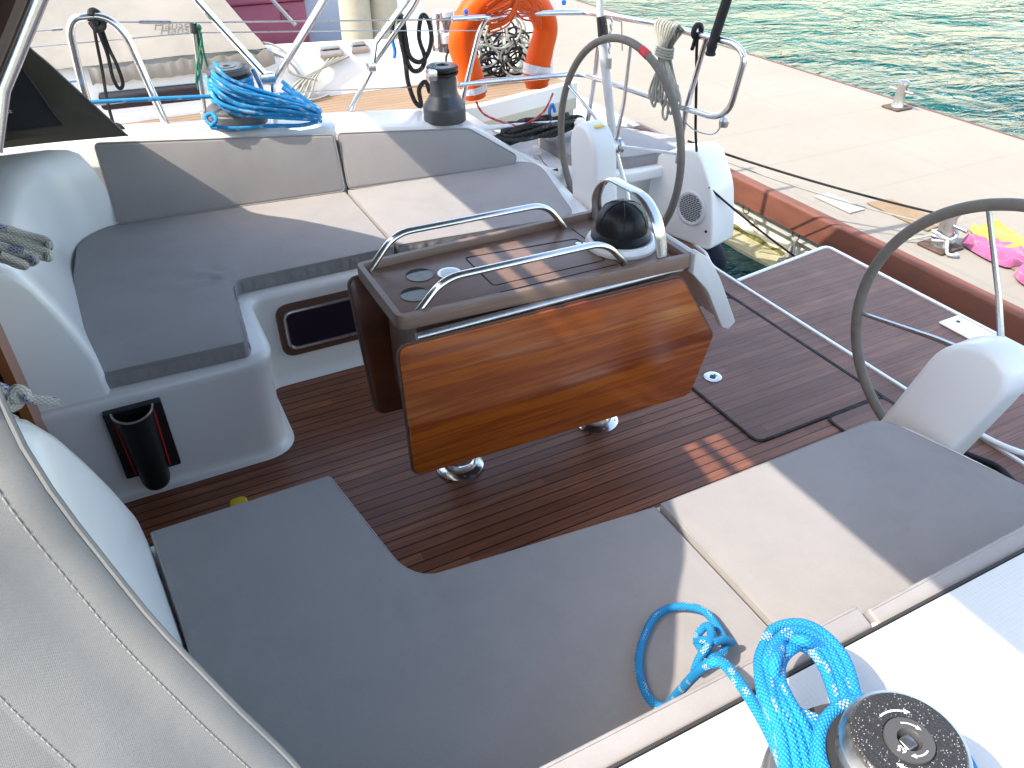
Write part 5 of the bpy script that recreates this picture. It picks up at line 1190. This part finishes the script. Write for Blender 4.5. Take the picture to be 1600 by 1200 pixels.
# loose lines
bm = BM(); random.seed(33)
for k in range(5):
    x = 1.05+.06*k; tube(bm, cr([(1.25+.03*k, 2.90, .70), (1.15-.02*k, 2.86, .62), (1.08-.04*k, 2.80, .53), (1.0-.05*k, 2.72, .515), (.9+.02*k, 2.6, .512)], 6), .007, 6)
tube(bm, cr([(1.15, 2.85, .60), (1.0, 2.87, .66), (1.02, 2.92, .74), (.93, 2.97, .80), (.8, 3.0, .80), (.85, 2.95, .79), (1.0, 2.93, .72), (1.06, 2.88, .62), (1.02, 2.8, .53), (1.1, 2.78, .515), (1.2, 2.82, .52)], 6), .007, 6)
one('rope', bm, 'rope_grey', 'pale lines trailing from the clutches onto the neighbouring teak deck', 'rope')
bm = BM()
for k in range(26):
    c0 = Vector((2.25+random.uniform(-.16, .22), 2.75+random.uniform(-.12, .15), .56+random.uniform(0, .18))); r1, r2 = random.uniform(.05, .13), random.uniform(.03, .09); ph_ = random.uniform(0, 6); tl = random.uniform(-.6, .9)
    tube(bm, [c0+Vector((r1*math.cos(a), r2*.4*math.sin(a+ph_), r2*math.sin(a)+tl*.05*math.cos(a*2))) for a in [2*math.pi*i/20 for i in range(20)]], .0065, 5, True)
one('rope', bm, 'rope_thin_black', 'tangle of dark lines at the stern of the neighbouring yacht seen through the lifebuoy', 'rope')
bm = BM()
for k in range(14):
    c0 = Vector((2.22+random.uniform(-.2, .22), 2.72+random.uniform(-.1, .1), .60+random.uniform(0, .22))); r1, r2 = random.uniform(.05, .12), random.uniform(.05, .10); ph_ = random.uniform(0, 6)
    tube(bm, [c0+Vector((r1*math.cos(a), r2*.4*math.sin(a+ph_), r2*math.sin(a))) for a in [2*math.pi*i/20 for i in range(20)]], .007, 5, True)
one('rope', bm, 'rope_grey', 'tangle of pale lines among the dark ones at the neighbouring stern', 'rope')
bm = BM()
for k in range(9):
    x = 1.93+.022*k+random.uniform(-.01, .01); tube(bm, cr([(x, 2.95, .86+random.uniform(-.02, .03)), (x+random.uniform(-.03, .03), 2.94, .72), (x+random.uniform(-.02, .04), 2.93, .56), (x+.02, 2.93, .50)], 5), .008, 6)
one('rope', bm, 'rope_brown', 'bunch of brownish ropes hanging left of the lifebuoy on the next boat', 'rope')
# fenders standing in its cockpit
for i, (x, y, lab) in enumerate(((1.60, 3.45, 'left of two cream padded fenders standing behind the neighbouring coaming'), (1.80, 3.50, 'right of two cream padded fenders standing behind the neighbouring coaming'))):
    bm = BM(); lathe(bm, [(0, .45), (.06, .46), (.095, .52), (.105, .70), (.10, .95), (.11, 1.15), (.08, 1.22), (0, 1.24)], (x, y, 0), 22)
    for v_ in bm.verts: v_.co.x += .014*noise.noise(v_.co*6); v_.co.y += .014*noise.noise(v_.co*6+Vector((5, 0, 0)))
    one('fender', bm, 'cream_fender', lab, 'fender', 'cream fenders')
# rod leaning in the cockpit
bm = BM(); tube(bm, [(1.22, 3.5, .78), (1.02, 3.6, 1.05), (.9, 3.7, 1.3)], .012, 6); one('pole', bm, 'steel_dull', 'slanting thin pole in the neighbouring cockpit beside the pink crate', 'pole')
# pink box beyond, on a third boat
tb = thing('white_motorboat', 'white boat hull and deck glimpsed beyond the neighbouring yacht', 'boat', (1.5, 6.5, 0))
bm = BM(); zprism(bm, rpoly([(-4, 5.0), (2.9, 5.0), (3.2, 5.8), (3.2, 7.6), (2.9, 8.4), (-4, 8.4)], .1), -.9, .25, .04); part('hull', bm, 'gelcoat_old', tb)
bm = BM(); zprism(bm, rpoly([(1.9, 5.4), (2.9, 5.5), (2.9, 7.8), (1.9, 8.0)], .1), .25, .62, .05); part('superstructure', bm, 'gelcoat_old', tb)
bm = BM(); box(bm, (2.2, 5.7, .621), (2.7, 7.4, .80), .03); part('hatch_cover', bm, 'grey_white', tb)
bm = BM(); box(bm, (1.3, 5.15, .26), (2.0, 5.25, .9), .02); part('windscreen', bm, 'blue_grey_paint', tb)
pk = thing('pink_crate', 'large pink lidded crate standing beyond the neighbouring cockpit', 'crate', (1.3, 5.5, .25))
bm = BM(); zprism(bm, rpoly([(.70, 5.05), (1.68, 5.05), (1.68, 5.85), (.70, 5.85)], .03), .255, .66, .01); part('body', bm, 'pink_plastic', pk)
bm = BM(); zprism(bm, rpoly([(.67, 5.01), (1.71, 5.01), (1.71, 5.88), (.67, 5.88)], .04), .665, .78, .03, 4); part('lid', bm, 'pink_plastic', pk)
for x_ in (1.02, 1.50):
    bm = BM(); box(bm, (x_-.03, 5.035, .52), (x_+.03, 5.05, .60), .004); part('latch', bm, 'pink_dark', pk)
